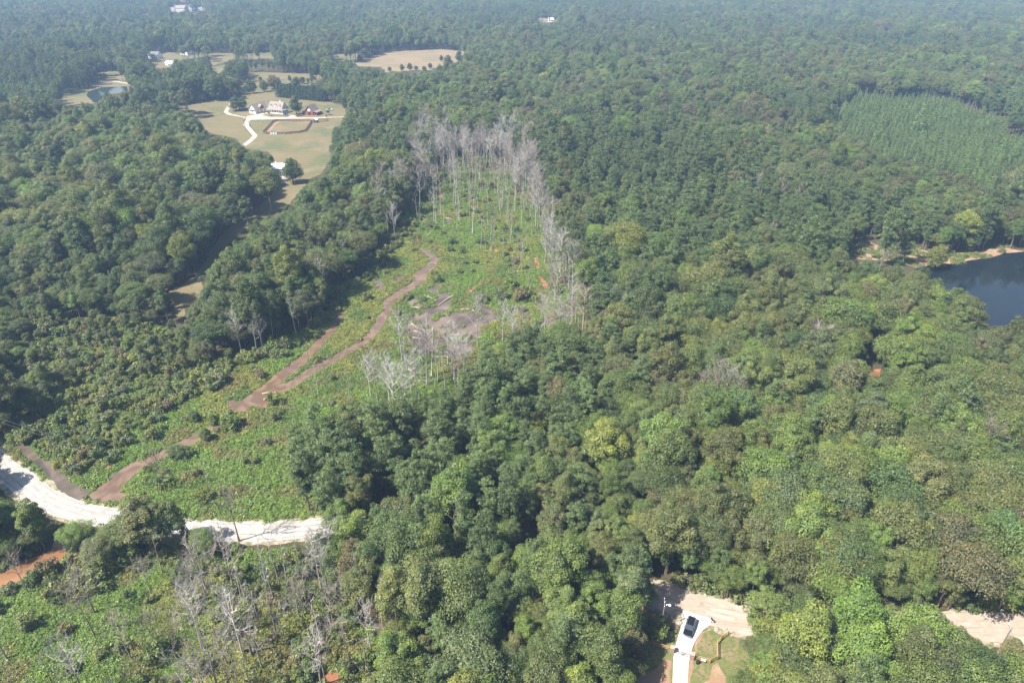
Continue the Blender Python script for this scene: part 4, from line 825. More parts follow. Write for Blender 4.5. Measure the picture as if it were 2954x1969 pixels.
# stand of pines in front of the dirt road (their crowns hide it)
EDGE = [(2235,1895,12),(2270,1935,12),(2225,1970,12),(2300,1880,12),(2340,1925,14),(2395,1900,13),(2440,1935,13),(2480,1890,12),(2540,1925,12),(2600,1900,11),(2660,1935,12),(2720,1915,10),(2765,1940,9),(2840,1975,8),(2900,1990,8),(2215,2010,12),(2250,2010,14),(2330,2000,13),(2410,2010,14),(2500,2000,13),(2590,1990,12),(2690,2000,12),(2790,1995,11),(2880,2020,11),(2250,2080,13),(2320,2080,14),(2430,2090,14),(2540,2080,13),(2650,2080,13),(2770,2080,12),(2890,2090,12),(2990,2000,8)]
EK = ['pine' if q % 3 else 'broad' for q in range(len(EDGE))]; EC = [['mid green', 'olive green', 'yellow-green'][q % 2 if q % 5 else 2] for q in range(len(EDGE))]
EP = [proj(*G(u, v), h * .7) for (u, v, h) in EDGE]; esz = lambda h: 'tall' if h > 13 else 'short' if h < 12 else 'medium'
EL = near_labels(['%s %s' % (esz(e[2]), 'fluffy pine' if k == 'pine' else c + ' leafy tree') for e, k, c in zip(EDGE, EK, EC)], ['%s %s' % (esz(e[2]), 'pine' if k == 'pine' else c) for e, k, c in zip(EDGE, EK, EC)], [p[0] for p in EP], [p[1] for p in EP])
for q, (u, v, h) in enumerate(EDGE):
    X, Y = G(u, v); s = h / 15.0; kd = EK[q]; i = random.randrange(5)
    plant(kd, 'pine_tree' if kd == 'pine' else 'broadleaf_tree', i, (X, Y, 0), random.uniform(0, 6), (s * 1.1, s * 1.1, h / HD[kd][i][0]), np.array((0.084, 0.112, 0.038)) * random.uniform(.85, 1.05) if kd == 'pine' else np.array(PAL[EC[q]]), EL[q], 'tree', 'trees of the stand in front of the dirt road')
# dark conifer screen
A, B = np.array(g1('Z4', 1400, 312)), np.array(g1('Z4', 1905, 362))
for q in range(15):
    p = A + (B - A) * q / 14; s = random.uniform(.92, 1.08)
    plant('column', 'conifer_tree', q % 3, (p[0], p[1], 0), random.uniform(0, 6), (1.75 * s, 1.75 * s, (1.0 if q < 12 else .85) * s), np.array((0.026, 0.052, 0.024)), 'dark columnar conifer, %s from the left in the screen behind the farmhouse' % ['first','second','third','fourth','fifth','sixth','seventh','eighth','ninth','tenth','eleventh','twelfth','thirteenth','fourteenth','fifteenth'][q], 'tree', 'conifers of the dark screen')

# ------------------------------------------------------------------ buildings
def window(parent, c, w, h, nrm, fr=.12):
    """frame and pane on a wall face; nrm is a unit vector in the wall's local frame"""
    nx, ny = nrm; tx, ty = -ny, nx; m = MB()
    def P(a, z, d): return (c[0] + tx * a + nx * d, c[1] + ty * a + ny * d, c[2] + z)
    for (a0, a1, z0, z1) in ((-w/2-fr, w/2+fr, -h/2-fr, -h/2), (-w/2-fr, w/2+fr, h/2, h/2+fr), (-w/2-fr, -w/2, -h/2, h/2), (w/2, w/2+fr, -h/2, h/2), (-.03, .03, -h/2, h/2)):
        mid = P((a0+a1)/2, (z0+z1)/2, .03); m.box(mid, (abs(a1-a0) if abs(tx) > .5 else .08, abs(a1-a0) if abs(ty) > .5 else .08, z1-z0))
    f = m.build('window', M['white'], parent); g = MB(); g.quad(P(-w/2, -h/2, .02), P(w/2, -h/2, .02), P(w/2, h/2, .02), P(-w/2, h/2, .02)); g.build('pane', M['glass'], f); return f
def gable(m, x0, x1, y0, y1, z0, z1, axis='x', over=.45, th=.18):
    """gable roof as two slabs; ridge along axis"""
    if axis == 'x':
        ym = (y0+y1)/2; sl = (z1-z0)/((y1-y0)/2)
        for s, ye in ((-1, y0), (1, y1)):
            e = ye + s*over; ze = z0 - over*sl
            a = [(x0-over, e, ze), (x1+over, e, ze), (x1+over, ym, z1), (x0-over, ym, z1)]
            m.quad(*(a if s < 0 else a[::-1])); b = [(p[0], p[1], p[2]+th) for p in a]; m.quad(*(b if s < 0 else b[::-1]))
            m.quad(a[0], a[1], b[1], b[0]); m.quad(a[1], a[2], b[2], b[1]); m.quad(a[3], a[0], b[0], b[3])
    else:
        xm = (x0+x1)/2; sl = (z1-z0)/((x1-x0)/2)
        for s, xe in ((-1, x0), (1, x1)):
            e = xe + s*over; ze = z0 - over*sl
            a = [(e, y0-over, ze), (xm, y0-over, z1), (xm, y1+over, z1), (e, y1+over, ze)]
            m.quad(*a); b = [(p[0], p[1], p[2]+th) for p in a]; m.quad(*b)
            m.quad(a[0], a[1], b[1], b[0]); m.quad(a[2], a[3], b[3], b[2]); m.quad(a[3], a[0], b[0], b[3])
def walls(m, x0, x1, y0, y1, h, zr, axis='x'):
    m.box(((x0+x1)/2, (y0+y1)/2, h/2), (x1-x0, y1-y0, h))
    if axis == 'x':
        ym = (y0+y1)/2
        for xx, s in ((x0, -1), (x1, 1)): p = [(xx, y0, h), (xx, y1, h), (xx, ym, zr)]; m.quad(*(p if s > 0 else p[::-1]))
    else:
        xm = (x0+x1)/2
        for yy, s in ((y0, -1), (y1, 1)): p = [(x0, yy, h), (x1, yy, h), (xm, yy, zr)]; m.quad(*(p if s < 0 else p[::-1]))
# farmhouse: long side to the camera, wrap-around porch, three front dormers
hx, hy = g1('B1', 900, 415)
H = empty('farmhouse', (hx, hy + 4, 0), R(-20), label='white farmhouse with brown roof, front dormers and a wrap-around porch', cat='house')
m = MB(); walls(m, -6.5, 6.5, -4, 4.5, 3.4, 8.0); m.build('wall', M['white'], H)
m = MB(); gable(m, -6.5, 6.5, -4, 4.5, 3.5, 8.2); rf = m.build('roof', M['shingle'], H)
m = MB(); m.box((2.8, .6, 8.4), (.9, .7, 1.8)); m.build('chimney', M['white'], rf)
m = MB(); m.box((0, -5.3, .25), (13, 2.6, .5)); m.box((7.8, -.9, .25), (2.6, 11.4, .5)); pc = m.build('porch', M['white'], H)
m = MB(); m.quad((-6.9, -7, 2.75), (9.5, -7, 2.75), (6.5, -4.05, 3.75), (-6.9, -4.05, 3.75)); m.quad((9.5, -7, 2.75), (9.5, 4.9, 2.75), (6.55, 4.9, 3.75), (6.5, -4.05, 3.75)); m.build('porch_roof', M['shingle'], pc)
for px_ in (-6.3, -4, -1.8, .6, 3, 5.4): m = MB(); m.box((px_, -6.4, 1.65), (.22, .22, 2.3)); m.build('column', M['white'], pc)
for py_ in (-6.4, -3.9, -1.4, 1.2, 3.9): m = MB(); m.box((8.9, py_, 1.65), (.22, .22, 2.3)); m.build('column', M['white'], pc)
for wx in (-4.9, -2.4, 2.2, 4.7): window(H, (wx, -4.0, 1.9), 1.3, 1.6, (0, -1))
m = MB(); m.box((0, -4.05, 1.5), (1.1, .1, 2.1)); m.build('door', M['wood_old'], H)
for wy in (-2, .5, 2.8): window(H, (6.5, wy, 1.9), 1.1, 1.5, (1, 0))
window(H, (6.5, .2, 5.2), 1.0, 1.3, (1, 0))
for dxx, ww in ((-4.3, 1.5), (0, 3.2), (4.3, 1.5)):
    d = MB(); y0 = -3.4; zt = 5.6 if ww < 2 else 5.2; zr = zt + ww * .5
    d.box((dxx, y0 + 1.2, (zt + 3.6) / 2), (ww, 2.4, zt - 3.6)); d.quad((dxx - ww/2, y0 - .003, zt), (dxx + ww/2, y0 - .003, zt), (dxx, y0 - .003, zr)); D = d.build('dormer', M['white'], H)
    d = MB(); gable(d, dxx - ww/2, dxx + ww/2, y0, y0 + 2.9, zt, zr, 'y', .2, .12); d.build('dormer_roof', M['shingle'], D)
    g = MB(); g.box((dxx, y0 - .03, zt - .55), (ww * .45, .06, .9)); g.build('pane', M['glass'], D)
# garage building: gable end towards the camera, cross gable on its right flank
gx_, gy_ = g1('B1', 262, 432)
H = empty('farm_garage', (gx_, gy_ + .2, 0), R(-26), label='white gabled garage with a long brown roof left of the farmhouse', cat='garage')
m = MB(); walls(m, -3.6, 3.6, 0, 14, 3.2, 6.9, 'y'); m.build('wall', M['white'], H)
m = MB(); gable(m, -3.6, 3.6, 0, 14, 3.3, 7.1, 'y'); rf = m.build('roof', M['shingle'], H)
m = MB(); m.box((3.4, 7, 4), (1.6, 4, 1.6)); m.quad((4.203, 5, 4.8), (4.203, 9, 4.8), (4.203, 7, 6.3)); dm = m.build('dormer', M['redwood'], H)
m = MB(); gable(m, 0.6, 4.2, 5, 9, 4.8, 6.4, 'x', .25, .12); m.build('dormer_roof', M['shingle'], dm)
window(H, (0, 0, 1.7), 1.1, 1.2, (0, -1)); window(H, (0, 0, 4.9), .8, 1.1, (0, -1))
m = MB(); m.quad((-3.7, -.9, 3.0), (3.7, -.9, 3.0), (3.7, -.02, 3.5), (-3.7, -.02, 3.5)); m.build('pent_roof', M['shingle'], H)
for dy_ in (2.5, 6.8, 11): m = MB(); m.box((3.62, dy_, 1.25), (.08, 2.6, 2.4)); m.build('garage_door', M['cream'], H)
# barn
bx_, by_ = g1('B1', 1740, 478)
H = empty('barn', (bx_, by_ + .5, 0), R(-18), label='red wooden barn with an open loft and lean-to, right of the farmhouse', cat='barn')
m = MB(); walls(m, -3.6, 3.6, 0, 9, 3.4, 7.4, 'y'); m.build('wall', M['redwood'], H)
m = MB(); gable(m, -3.6, 3.6, 0, 9, 3.5, 7.5, 'y', .5); m.build('roof', M['barnroof'], H)
m = MB(); m.box((5.2, 4.5, 1.2), (3.2, 8, 2.4)); w2 = m.build('lean_to', M['redwood'], H); m = MB(); m.quad((3.55, -.3, 3.4), (7.2, -.3, 2.5), (7.2, 9, 2.5), (3.55, 9, 3.4)); m.build('lean_to_roof', M['barnroof'], w2)
m = MB(); m.box((-5.2, 4.5, 1.2), (3.2, 8, 2.4)); w2 = m.build('lean_to', M['redwood'], H); m = MB(); m.quad((-7.4, -.3, 2.4), (-3.55, -.3, 3.4), (-3.55, 9, 3.4), (-7.4, 9, 2.4)); m.build('lean_to_roof', M['barnroof'], w2)
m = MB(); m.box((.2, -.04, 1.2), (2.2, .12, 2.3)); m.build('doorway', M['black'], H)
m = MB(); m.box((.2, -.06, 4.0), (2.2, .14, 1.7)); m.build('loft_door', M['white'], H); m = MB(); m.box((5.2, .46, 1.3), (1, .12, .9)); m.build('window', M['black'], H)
# the white-roofed building behind the lone tree
wx_, wy_ = g1('C1', 420, 730)
H = empty('white_roof_building', (wx_, wy_, 0), R(8), label='low building with a white metal roof half hidden by a dark tree', cat='building')
m = MB(); walls(m, -5.5, 3.2, 0, 6.5, 2.9, 4.2); m.build('wall', M['white'], H); m = MB(); gable(m, -5.5, 3.2, 0, 6.5, 3.0, 4.4, over=.5); rf = m.build('roof', M['metal_roof'], H)
m = MB(); m.box((-3.4, 4.4, 4.7), (.5, .5, 1)); m.build('vent', M['white'], rf)
for a in (-4, -.5, 2.6): window(H, (a, 0, 1.6), 1.1, 1.1, (0, -1))
m = MB(); m.quad((-7.6, -2.6, 2.4), (1.5, -2.6, 2.4), (1.5, -.65, 2.75), (-7.6, -.65, 2.75)); m.build('awning', M['metal_roof'], H)
for a in (-7.4, -3, 1.3): m = MB(); m.box((a, -2.5, 1.2), (.12, .12, 2.4)); m.build('awning_post', M['white'], H)
# paddock shelter
sx_, sy_ = g1('B1', 1875, 672)
H = empty('shelter', (sx_, sy_, 0), R(-15), label='small grey shelter at the right corner of the paddock', cat='shed')
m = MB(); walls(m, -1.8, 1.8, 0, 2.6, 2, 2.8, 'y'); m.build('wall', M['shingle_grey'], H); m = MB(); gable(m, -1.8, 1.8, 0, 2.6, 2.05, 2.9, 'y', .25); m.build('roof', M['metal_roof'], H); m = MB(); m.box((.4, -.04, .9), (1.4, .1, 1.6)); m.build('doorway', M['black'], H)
# far houses
def far_house(zk, a, b, w_, d_, h_, rz, lab, roofm='shingle_grey', wallm='white', axis='x', zoff=0):
    X, Y = g1(zk, a, b, zoff); H = empty('house', (X, Y, zoff * 0), R(rz), label=lab, cat='house')
    m = MB(); walls(m, -w_/2, w_/2, 0, d_, h_, h_ + (d_ if axis == 'x' else w_) * .36, axis); m.build('wall', M[wallm], H); m = MB(); gable(m, -w_/2, w_/2, 0, d_, h_ + .1, h_ + .1 + (d_ if axis == 'x' else w_) * .36, axis); m.build('roof', M[roofm], H)
    for k in range(int(w_ // 3)): window(H, (-w_/2 + 2 + k * 3, 0, min(1.8, h_ - 1.4)), 1.2, 1.4, (0, -1))
    m = MB(); m.box((0.4, -.05, 1.1), (1.1, .1, 2.2)); m.build('door', M['wood_old'], H)
far_house('B2', 345, 262, 16, 10, 4.2, -12, 'white long house with grey roof, leftmost of the houses behind the far trees')
far_house('B2', 745, 212, 12, 13, 6.0, -18, 'tall white house with pale grey roof right of the long white house', 'shingle', 'white', 'y')
far_house('B2', 2085, 232, 8, 9, 4.5, 10, 'small white house peeking between trees behind the conifer screen', 'shingle_grey', 'white', 'y')
far_house('B2', 2335, 190, 10, 7, 3.0, 0, 'low white shed roof at the meadow behind the small white house', 'metal_roof')
far_house('B2', 555, 348, 12, 6, 2.6, -30, 'low white outbuilding below the tall white house', 'metal_roof')
far_house('Z2', 1632, 150, 14, 8, 4, 5, 'tiny white house at the far clearing top centre right', 'metal_roof')
far_house('Z3', 2045, 152, 12, 9, 6, 10, 'tiny white house near the top right red clearing', 'shingle_grey')
for q, (a, b, ww, t) in enumerate(((850, 250, 20, 'leftmost grey house of the far housing row'), (1025, 262, 24, 'widest tan house in the far housing row'), (1215, 250, 13, 'third house from left of the far housing row'), (1290, 240, 12, 'fourth house from left of the far housing row'), (1430, 220, 14, 'bright white house in the far housing row'), (1510, 205, 12, 'small white house just right of the bright white one'), (1690, 200, 14, 'far white house near the right end of the row'), (1745, 195, 10, 'last white house at the right end of the row'))):
    far_house('C2', a, b, ww, 14, 7.5 if q else 6, random.uniform(-15, 15), t, ['shingle_grey', 'shingle'][q % 2], ['cream', 'cream', 'white', 'cream', 'white', 'white', 'white', 'white'][q], 'x' if q % 2 else 'y')

# ------------------------------------------------------------------ fences
def fence(name, pts, lab, mat, gap, rails, ph=1.4, single=True, pw=.14, rw=.14, rt=.05):
    base = Vector((*pts[0], 0)); H = empty(name, base, 0, label=lab, cat='fence'); P = []
    for i in range(len(pts) - 1):
        a, b = Vector((*pts[i], 0)), Vector((*pts[i+1], 0)); n = max(1, round((b - a).length / gap)); P += [a.lerp(b, k / n) for k in range(n)]
    P.append(Vector((*pts[-1], 0))); P = [p - base for p in P]
    if single:
        for p in P: m = MB(); m.box((p.x, p.y, ph / 2), (pw, pw, ph)); m.build('post', mat, H)
        for a, b in zip(P, P[1:]):
            for z in rails: m = MB(); m.beam((a.x, a.y, z), (b.x, b.y, z), rt, rw); m.build('rail', mat, H)
    else:
        m = MB()
        for p in P: m.box((p.x, p.y, ph / 2), (pw, pw, ph))
        o = m.build('posts', mat, H); o['kind'] = 'stuff'; m = MB()
        for a, b in zip(P, P[1:]):
            for z in rails: m.beam((a.x, a.y, z), (b.x, b.y, z), rt, rw)
        o = m.build('rails', mat, H); o['kind'] = 'stuff'
    return H
RL = (.45, .85, 1.25)
fence('wooden_fence', zg('B3', [(150,950),(190,990),(455,1065)]), 'honey-coloured three-rail wooden fence left of the driveway', M['wood'], 2.4, RL)
fence('wooden_fence', zg('B3', [(815,1190),(935,1225),(1070,1262),(1180,1205),(1182,965),(1250,890),(1360,812)]), 'honey-coloured three-rail wooden fence right of the driveway, bending up to the boulders', M['wood'], 2.4, RL)
pd = zg('B1', [(540,945),(670,800),(800,665),(900,640),(1300,640),(1812,640),(1730,780),(1640,905),(1480,945),(1130,972),(620,972),(540,945)])
fence('paddock_fence', pd, 'dark brown fence around the riding paddock below the farmhouse', M['wood_old'], 3.0, (.35, .75, 1.15, 1.5), 1.6, False, .22, .28)
fence('paddock_fence', zg('B1', [(1930,640),(1990,612),(2100,600),(2230,610),(2200,645),(2050,665),(1930,668)]), 'small dark fence pen right of the grey shelter', M['wood_old'], 3.0, (.5, 1.1), 1.3, False, .18, .2)
fence('field_fence', zg('B1', [(150,650),(400,650),(780,650)]), 'thin wire fence line from the drive to the paddock top corner', M['wood_old'], 4, (.9,), 1.2, False, .15, .06)
fence('field_fence', zg('B1', [(160,700),(230,820),(320,905),(540,880)]), 'thin fence line along the drive to the paddock left side', M['wood_old'], 4, (.9,), 1.2, False, .15, .06)
fence('field_fence', zg('Z4', [(930,525),(1020,545),(990,600),(1000,660),(1085,760)]), 'brown fence following the left edge of the farm drive', M['wood_old'], 4, (.5, 1.0), 1.3, False, .15, .12)
fence('field_fence', zg('Z4', [(1935,552),(2120,545)]), 'brown fence beside the track right of the barn', M['wood_old'], 4, (.5, 1.0), 1.3, False, .15, .12)
# pillars and gate
for (a, b, lb) in ((478, 1085, 'stone gate pillar on the left side of the white driveway'), (790, 1190, 'stone gate pillar on the right side of the white driveway')):
    X, Y = g1('B3', a, b); P = empty('gate_pillar', (X, Y, 0), R(-12), label=lb, cat='pillar')
    m = MB(); m.box((0, 0, .75), (.7, .7, 1.5)); m.build('shaft', M['brick'], P); m = MB(); m.box((0, 0, 1.57), (.86, .86, .14)); m.build('cap', M['stone'], P)
ga, gb = Vector((*g1('B3', 505, 1100), 0)), Vector((*g1('B3', 765, 1180), 0))
for s, lb in ((0, 'left leaf of the black metal gate across the driveway'), (1, 'right leaf of the black metal gate across the driveway')):
    a = ga.lerp(gb, .02 if s == 0 else .52); b = ga.lerp(gb, .48 if s == 0 else .98); L = (b - a).length; P = empty('driveway_gate', a, math.atan2(b.y - a.y, b.x - a.x), label=lb, cat='gate')
    m = MB(); m.beam((0, 0, .12), (L, 0, .12), .05, .06); m.beam((0, 0, .12), (0, 0, 1.4), .06, .06); m.beam((L, 0, .12), (L, 0, 1.4), .06, .06)
    pts = [(L * t, 0, 1.25 + .3 * math.sin(math.pi * (t * .5 + (.5 if s else 0)))) for t in np.linspace(0, 1, 8)]; m.tube(pts, .035, 5); m.build('frame', M['black'], P)
    for k in range(1, 9): m = MB(); z = 1.25 + .3 * math.sin(math.pi * (k / 9 * .5 + (.5 if s else 0))); m.beam((L * k / 9, 0, .15), (L * k / 9, 0, z), .03, .03); m.build('bar', M['black'], P)

# ------------------------------------------------------------------ utility poles and wires
def upole(X, Y, h, lab, arms=True, lamp=False, rz=0):
    P = empty('utility_pole', (X, Y, 0), rz, label=lab, cat='utility pole'); m = MB(); m.tube([(0, 0, 0), (0, 0, h)], [.17, .11], 8); m.build('pole', M['pole'], P)
    if arms:
        m = MB(); m.box((0, .12, h - .5), (2.2, .1, .12)); ar = m.build('crossarm', M['pole'], P)
        for k in (-1, 0, 1): m = MB(); m.tube([(k * .95, .12, h - .44), (k * .95, .12, h - .2)], .06, 6); m.build('insulator', M['white'], ar)
    if lamp:
        m = MB(); m.tube([(0, 0, h - 1.1), (0, -.5, h - .9), (0, -.9, h - .9)], .04, 5); ar = m.build('lamp_arm', M['chrome'], P); m = MB(); m.tube([(0, -.95, h - .75), (0, -.95, h - .95), (0, -.95, h - 1.1)], [.12, .3, .2], 10); m.build('lamp', M['white'], ar)
    return P
pA = g1('B3', 303, 735); upole(*pA, 8.6, 'grey wooden utility pole with a lamp left of the driveway', True, True, R(80))
pB = g1('Z7', 2283, 424, 8.6); upole(*pB, 8.6, 'utility pole among the trees at the right end of the dirt road', True, False, R(80))
pC = g1('B5', 345, 905, 8.5); upole(*pC, 8.5, 'dark utility pole in the scrub above the left gravel road', True, False, R(40))
def cable(a, b, sag, lab, r=.022):
    pts = [(a[0] + (b[0]-a[0]) * t, a[1] + (b[1]-a[1]) * t, a[2] + (b[2]-a[2]) * t - sag * 4 * t * (1-t)) for t in np.linspace(0, 1, 24)]
    m = MB(); m.tube(pts, r, 4); o = m.build('power_line', M['wire'], None); tag(o, lab, 'cable'); return o
cable((*pA, 8.3), (*pB, 8.3), 1.2, 'upper black power line over the dirt road between the two poles'); cable((*pA, 6.9), (*pB, 6.9), 1.5, 'lower black power line over the dirt road between the two poles')
pD = (pC[0] - 50, pC[1] + 22); cable((*pC, 8.2), (*pD, 8.2), 1.0, 'upper power line from the left pole to the frame edge'); cable((*pC, 7.0), (*pD, 7.0), 1.2, 'lower power line from the left pole to the frame edge')
ge = g1('B5', 548, 1152); gt = (*pC, 7.6); o = cable((*gt,), (*ge, 0), 0, 'steel guy wire slanting down from the left utility pole'); 
m = MB(); d = Vector(gt) - Vector((*ge, 0)); d.normalize(); m.tube([Vector((*ge, 0.05)), Vector((*ge, 0.05)) + d * 2.4], .09, 6); o = m.build('guy_guard', M['yellow']); tag(o, 'yellow plastic guard on the guy wire beside the ditch', 'wire guard')

# ------------------------------------------------------------------ black car on the driveway
ra, fa = Vector((*g1('B3', 790, 600), 0)), Vector((*g1('B3', 715, 850), 0)); dirv = (fa - ra).normalized(); mid = (ra + fa) / 2
CAR = empty('parked_car', (mid.x, mid.y, .13), math.atan2(dirv.y, dirv.x), label='black station wagon with roof rails parked on the white driveway', cat='car')
secs = [(-2.45, .50, .78, .42), (-2.38, .86, .98, .36), (-1.9, .93, 1.02, .30), (-.9, .94, 1.00, .28), (.2, .94, .98, .28), (1.0, .94, .97, .28), (1.8, .92, .92, .30), (2.25, .84, .80, .34), (2.45, .55, .66, .42)]
m = MB(); rings = []
for (X, hw, zt, zb) in secs:
    ring = [(-hw * .80, zb), (-hw, zb + .12), (-hw, zt - .22), (-hw * .93, zt - .05), (-hw * .6, zt), (hw * .6, zt), (hw * .93, zt - .05), (hw, zt - .22), (hw, zb + .12), (hw * .80, zb)]
    rings.append(len(m.v)); m.v += [(X, p[0], p[1]) for p in ring]
for a, b in zip(rings, rings[1:]):
    for k in range(10): m.f.append((a + k, b + k, b + (k + 1) % 10, a + (k + 1) % 10))
m.f.append(tuple(range(rings[0], rings[0] + 10))[::-1]); m.f.append(tuple(range(rings[-1], rings[-1] + 10)))
m.build('body', M['paint'], CAR)
m = MB(); g = [(-2.32, .80, .99), (-1.95, .68, 1.50), (.30, .70, 1.54), (1.12, .82, .985)]
m.quad((g[1][0], -g[1][1], g[1][2]), (g[2][0], -g[2][1], g[2][2]), (g[2][0], g[2][1], g[2][2]), (g[1][0], g[1][1], g[1][2])); m.quad((g[1][0]+.1, -g[1][1]+.08, g[1][2]+.035), (g[2][0]-.1, -g[2][1]+.08, g[2][2]+.035), (g[2][0]-.1, g[2][1]-.08, g[2][2]+.035), (g[1][0]+.1, g[1][1]-.08, g[1][2]+.035)); m.build('roof', M['paint'], CAR)
m = MB(); m.quad((g[3][0], -g[3][1], g[3][2]), (g[3][0], g[3][1], g[3][2]), (g[2][0], g[2][1], g[2][2]), (g[2][0], -g[2][1], g[2][2])); m.build('windscreen', M['glass'], CAR)
m = MB(); m.quad((g[0][0], g[0][1], g[0][2]), (g[0][0], -g[0][1], g[0][2]), (g[1][0], -g[1][1], g[1][2]), (g[1][0], g[1][1], g[1][2])); m.build('rear_window', M['glass'], CAR)
for s in (-1, 1):
    m = MB(); m.quad((g[0][0], s*g[0][1], g[0][2]), (g[3][0], s*g[3][1], g[3][2]), (g[2][0], s*g[2][1], g[2][2]), (g[1][0], s*g[1][1], g[1][2])); m.build('side_window', M['glass'], CAR)
    m = MB(); m.tube([(-1.75, s*.62, 1.56), (-1.6, s*.62, 1.62), (.0, s*.63, 1.64), (.2, s*.63, 1.58)], .022, 5); m.build('roof_rail', M['chrome'], CAR)
    m = MB(); m.box((.85, s*1.02, 1.02), (.16, .2, .13)); m.build('mirror', M['paint'], CAR); m = MB(); m.box((2.33, s*.62, .70), (.22, .34, .13)); m.build('headlight', M['chrome'], CAR)
    for X in (-1.5, 1.5):
        m = MB(); m.tube([(X, s*.72, .33), (X, s*.95, .33)], .34, 16); wl = m.build('wheel', M['tyre'], CAR); m = MB(); m.tube([(X, s*.93, .33), (X, s*.965, .33)], .21, 10); m.build('rim', M['chrome'], wl)
m = MB(); m.box((2.46, 0, .62), (.06, .9, .16)); m.build('grille', M['chrome'], CAR)

# ------------------------------------------------------------------ small things by the driveway
def rock(X, Y, s, lab, seed):
    bm = bmesh.new(); bmesh.ops.create_icosphere(bm, subdivisions=3, radius=1); r = random.Random(seed)
    for v in bm.verts: n_ = float(vnoise(v.co.x * 3 + seed, v.co.y * 3 + v.co.z * 2, 1.0, seed)); v.co *= .75 + .45 * n_; v.co.z *= .6
    me = bpy.data.meshes.new('boulder'); bm.to_mesh(me); bm.free(); o = obj('boulder', me, M['stone']); o.location = (X, Y, .25 * s[2]); o.scale = s; o.rotation_euler = (0, 0, seed); tag(o, lab, 'boulder')
rock(*g1('B3', 1178, 735), (.75, .42, .5), 'pale flat boulder on the grass right of the driveway', 1); rock(*g1('B3', 590, 640), (.5, .8, .8), 'pale upright boulder left of the parked black car', 2); rock(*g1('B3', 1310, 725), (.4, .4, .5), 'small rough boulder at the fence end near the dirt road', 3)
rock(*g1('B3', 1350, 790), (.25, .25, .3), 'smallest boulder touching the fence end post', 4)
X, Y = g1('B3', 1095, 632); P = empty('mailbox', (X, Y, .1), R(20), label='dark mailbox on a post where driveway meets the dirt road', cat='mailbox')
m = MB(); m.box((0, 0, .5), (.12, .12, 1.0)); m.build('post', M['wood_old'], P); m = MB(); m.box((0, 0, 1.1), (.3, .6, .2)); m.tube([(0, -.3, 1.2), (0, .3, 1.2)], .15, 10); m.build('box', M['black'], P)
for (a, b, s, lb) in ((880, 1258, .35, 'small dark round drum below the right driveway fence'), (475, 730, .4, 'dark bin standing in the shade left of the driveway')):
    X, Y = g1('B3', a, b); m = MB(); m.tube([(0, 0, 0), (0, 0, .6), (0, 0, .8), (0, 0, .84)], [s, s * .95, s * .8, s * .3], 12); o = m.build('bin', M['black']); o.location = (X, Y, .03); tag(o, lb, 'bin')
X, Y = g1('B3', 965, 1250); P = empty('yard_sign', (X, Y, .03), R(-15), label='small white board on two legs below the right driveway fence', cat='sign')
m = MB(); m.box((0, 0, .8), (.9, .05, .6)); m.build('board', M['white'], P)
for s in (-.35, .35): m = MB(); m.box((s, 0, .25), (.05, .05, .5)); m.build('leg', M['wood_old'], P)
# paddock bits, parked things by the farmhouse
X, Y = g1('B1', 815, 972); P = empty('jump', (X, Y, 0), R(0), label='blue and white barrier boards set in the paddock fence', cat='barrier')
for k in range(5): m = MB(); m.box((-2 + k * .95, -.25, .7), (.9, .2, 1.2)); m.build('board', M['blue' if k % 2 else 'white'], P)
def small_car(zk, a, b, rz, mt, lab, nm='car'):
    X, Y = g1(zk, a, b); C = empty('parked_car', (X, Y, .09), R(rz), label=lab, cat='car'); m = MB(); m.box((0, 0, .62), (4.5, 1.8, .66)); m.build('body', M[mt], C)
    m = MB(); m.v += [(-1.8, -.85, .95), (1.2, -.85, .95), (1.2, .85, .95), (-1.8, .85, .95), (-1.4, -.7, 1.5), (.6, -.7, 1.5), (.6, .7, 1.5), (-1.4, .7, 1.5)]; m.f += [(0,1,5,4), (1,2,6,5), (2,3,7,6), (3,0,4,7), (4,5,6,7)]; m.build('cabin', M['glass'], C)
    for u in (-1.4, 1.4):
        for s in (-.8, .8): m = MB(); m.tube([(u, s - .1, .33), (u, s + .1, .33)], .33, 10); m.build('wheel', M['tyre'], C)
small_car('B1', 1480, 492, 10, 'shingle_grey', 'low dark car parked left of the red barn')
small_car('B1', 1150, 500, 15, 'chrome', 'silver car parked at the right porch of the farmhouse')
small_car('B1', 2270, 350, 20, 'white', 'white vehicle on the grass far right of the barn')
# round flower bed in front of the porch
for (zk, a, b, h, rad, cn, lab) in (('B1', 690, 490, 4.5, 1.6, 'dark green', 'thin young tree in front of the farmhouse porch'), ('B1', 573, 440, 1.6, 1.0, 'dark green', 'clipped round bush left of the farmhouse'), ('B1', 2230, 470, 4, 2, 'dark green', 'bushy tree beside the track right of the barn'), ('B1', 2190, 560, 3.5, .9, 'dark green', 'slender bush below the track right of the barn')):
    X, Y = g1(zk, a, b); plant('broad', 'broadleaf_tree', 9, (X, Y, 0), 1.0, (rad / 4.2, rad / 4.2, h / 20), PAL[cn], lab, 'tree', None)

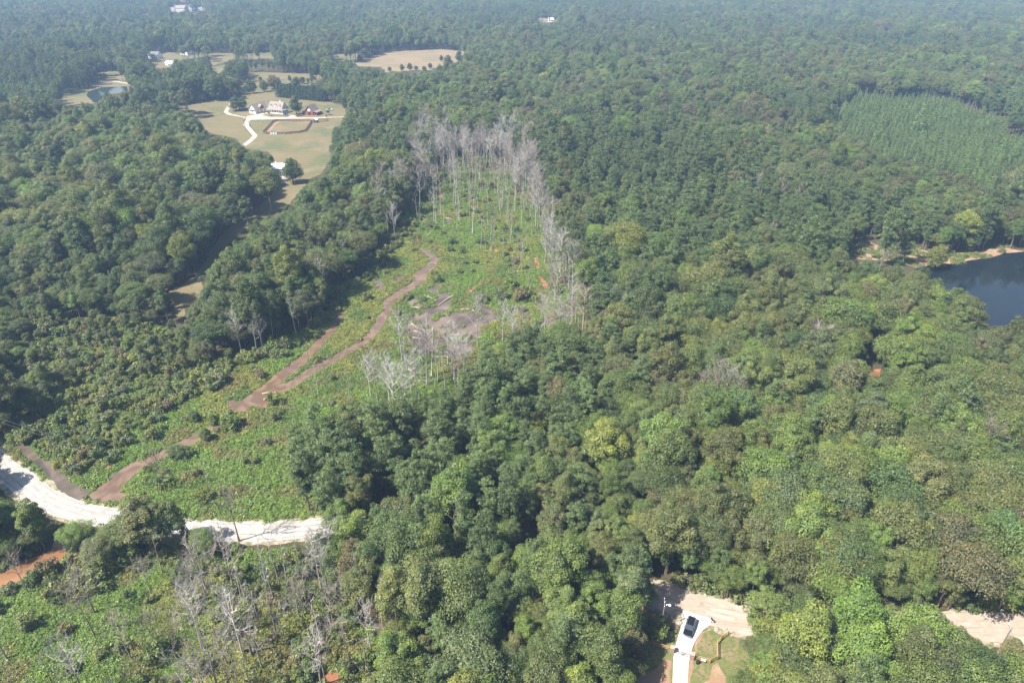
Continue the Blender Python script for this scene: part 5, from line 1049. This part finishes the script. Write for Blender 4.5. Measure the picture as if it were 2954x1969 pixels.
# ------------------------------------------------------------------ fallen logs in and around the pond
logs = [('C4', 290, 285, 430, 350), ('C4', 620, 285, 450, 400), ('C4', 140, 605, 220, 665), ('C4', 175, 690, 270, 725), ('C4', 95, 762, 260, 780), ('C4', 395, 985, 580, 990), ('C4', 1860, 520, 2080, 512), ('C4', 1890, 395, 1960, 440), ('C4', 830, 450, 860, 485), ('C4', 1220, 25, 1340, 20),
        ('Z5', 730, 420, 770, 385), ('Z5', 590, 448, 650, 456), ('Z5', 595, 485, 605, 505), ('B5', 1975, 620, 2060, 612), ('B5', 1990, 665, 2060, 625), ('C4', 1340, 10, 1400, 60), ('C3', 925, 1140, 985, 1150), ('C4', 700, 445, 810, 445), ('C4', 580, 735, 700, 745), ('C4', 240, 430, 130, 425)]
LP = [proj(*g1(zk, a, b), .2) for (zk, a, b, c, d) in logs]; LLn = [math.dist(g1(zk, a, b), g1(zk, c, d)) for (zk, a, b, c, d) in logs]
lsz = lambda v: 'long' if v > 9 else 'short' if v < 5 else 'mid-length'; ldir = lambda l: 'pointing right' if abs(l[4] - l[2]) < .3 * abs(l[3] - l[1]) else ('slanting up right' if (l[4] - l[2]) * (l[3] - l[1]) < 0 else 'slanting down right'); lcol = lambda q: 'pale' if q % 3 else 'brown'
LLAB = near_labels(['%s %s log %s' % (lsz(LLn[q]), lcol(q), ldir(l)) for q, l in enumerate(logs)], ['%s %s' % (lsz(LLn[q]), lcol(q)) for q in range(len(logs))], [p[0] for p in LP], [p[1] for p in LP])
for q, (zk, a, b, c, d) in enumerate(logs):
    p0, p1 = Vector((*g1(zk, a, b), .25)), Vector((*g1(zk, c, d), .35)); m = MB(); pm = p0.lerp(p1, .5) + Vector((0, .2, .05)); dd = p1 - p0
    m.tube([Vector(), pm - p0, dd], [.24, .2, .12], 8)
    for t in (.55, .75): m.tube([dd * t, dd * t + Vector((random.uniform(-.5, .5), random.uniform(-.5, .5), .7))], [.07, .03], 5)
    o = m.build('fallen_log', M['deadwood']); o.location = p0; o['tint'] = [.42, .35, .27] if q % 3 else [.30, .24, .20]
    tag(o, LLAB[q], 'log', 'fallen logs in the marsh')

# ------------------------------------------------------------------ the hazy air
hz, t = mat_new('haze'); out = t.nodes.new('ShaderNodeOutputMaterial'); pv = t.nodes.new('ShaderNodeVolumePrincipled')
pv.inputs['Color'].default_value = (0.36, 0.53, 0.80, 1); pv.inputs['Density'].default_value = HAZE_DENS; pv.inputs['Anisotropy'].default_value = 0.0
t.links.new(pv.outputs[0], out.inputs['Volume'])
m = MB(); m.box((0, 3000, 62.5), (19000, 13000, 127)); o = m.build('haze', hz); tag(o, 'thin bluish haze over the whole landscape', None, None, 'stuff')
print('tris', sum(len(me.polygons) for me in bpy.data.meshes))
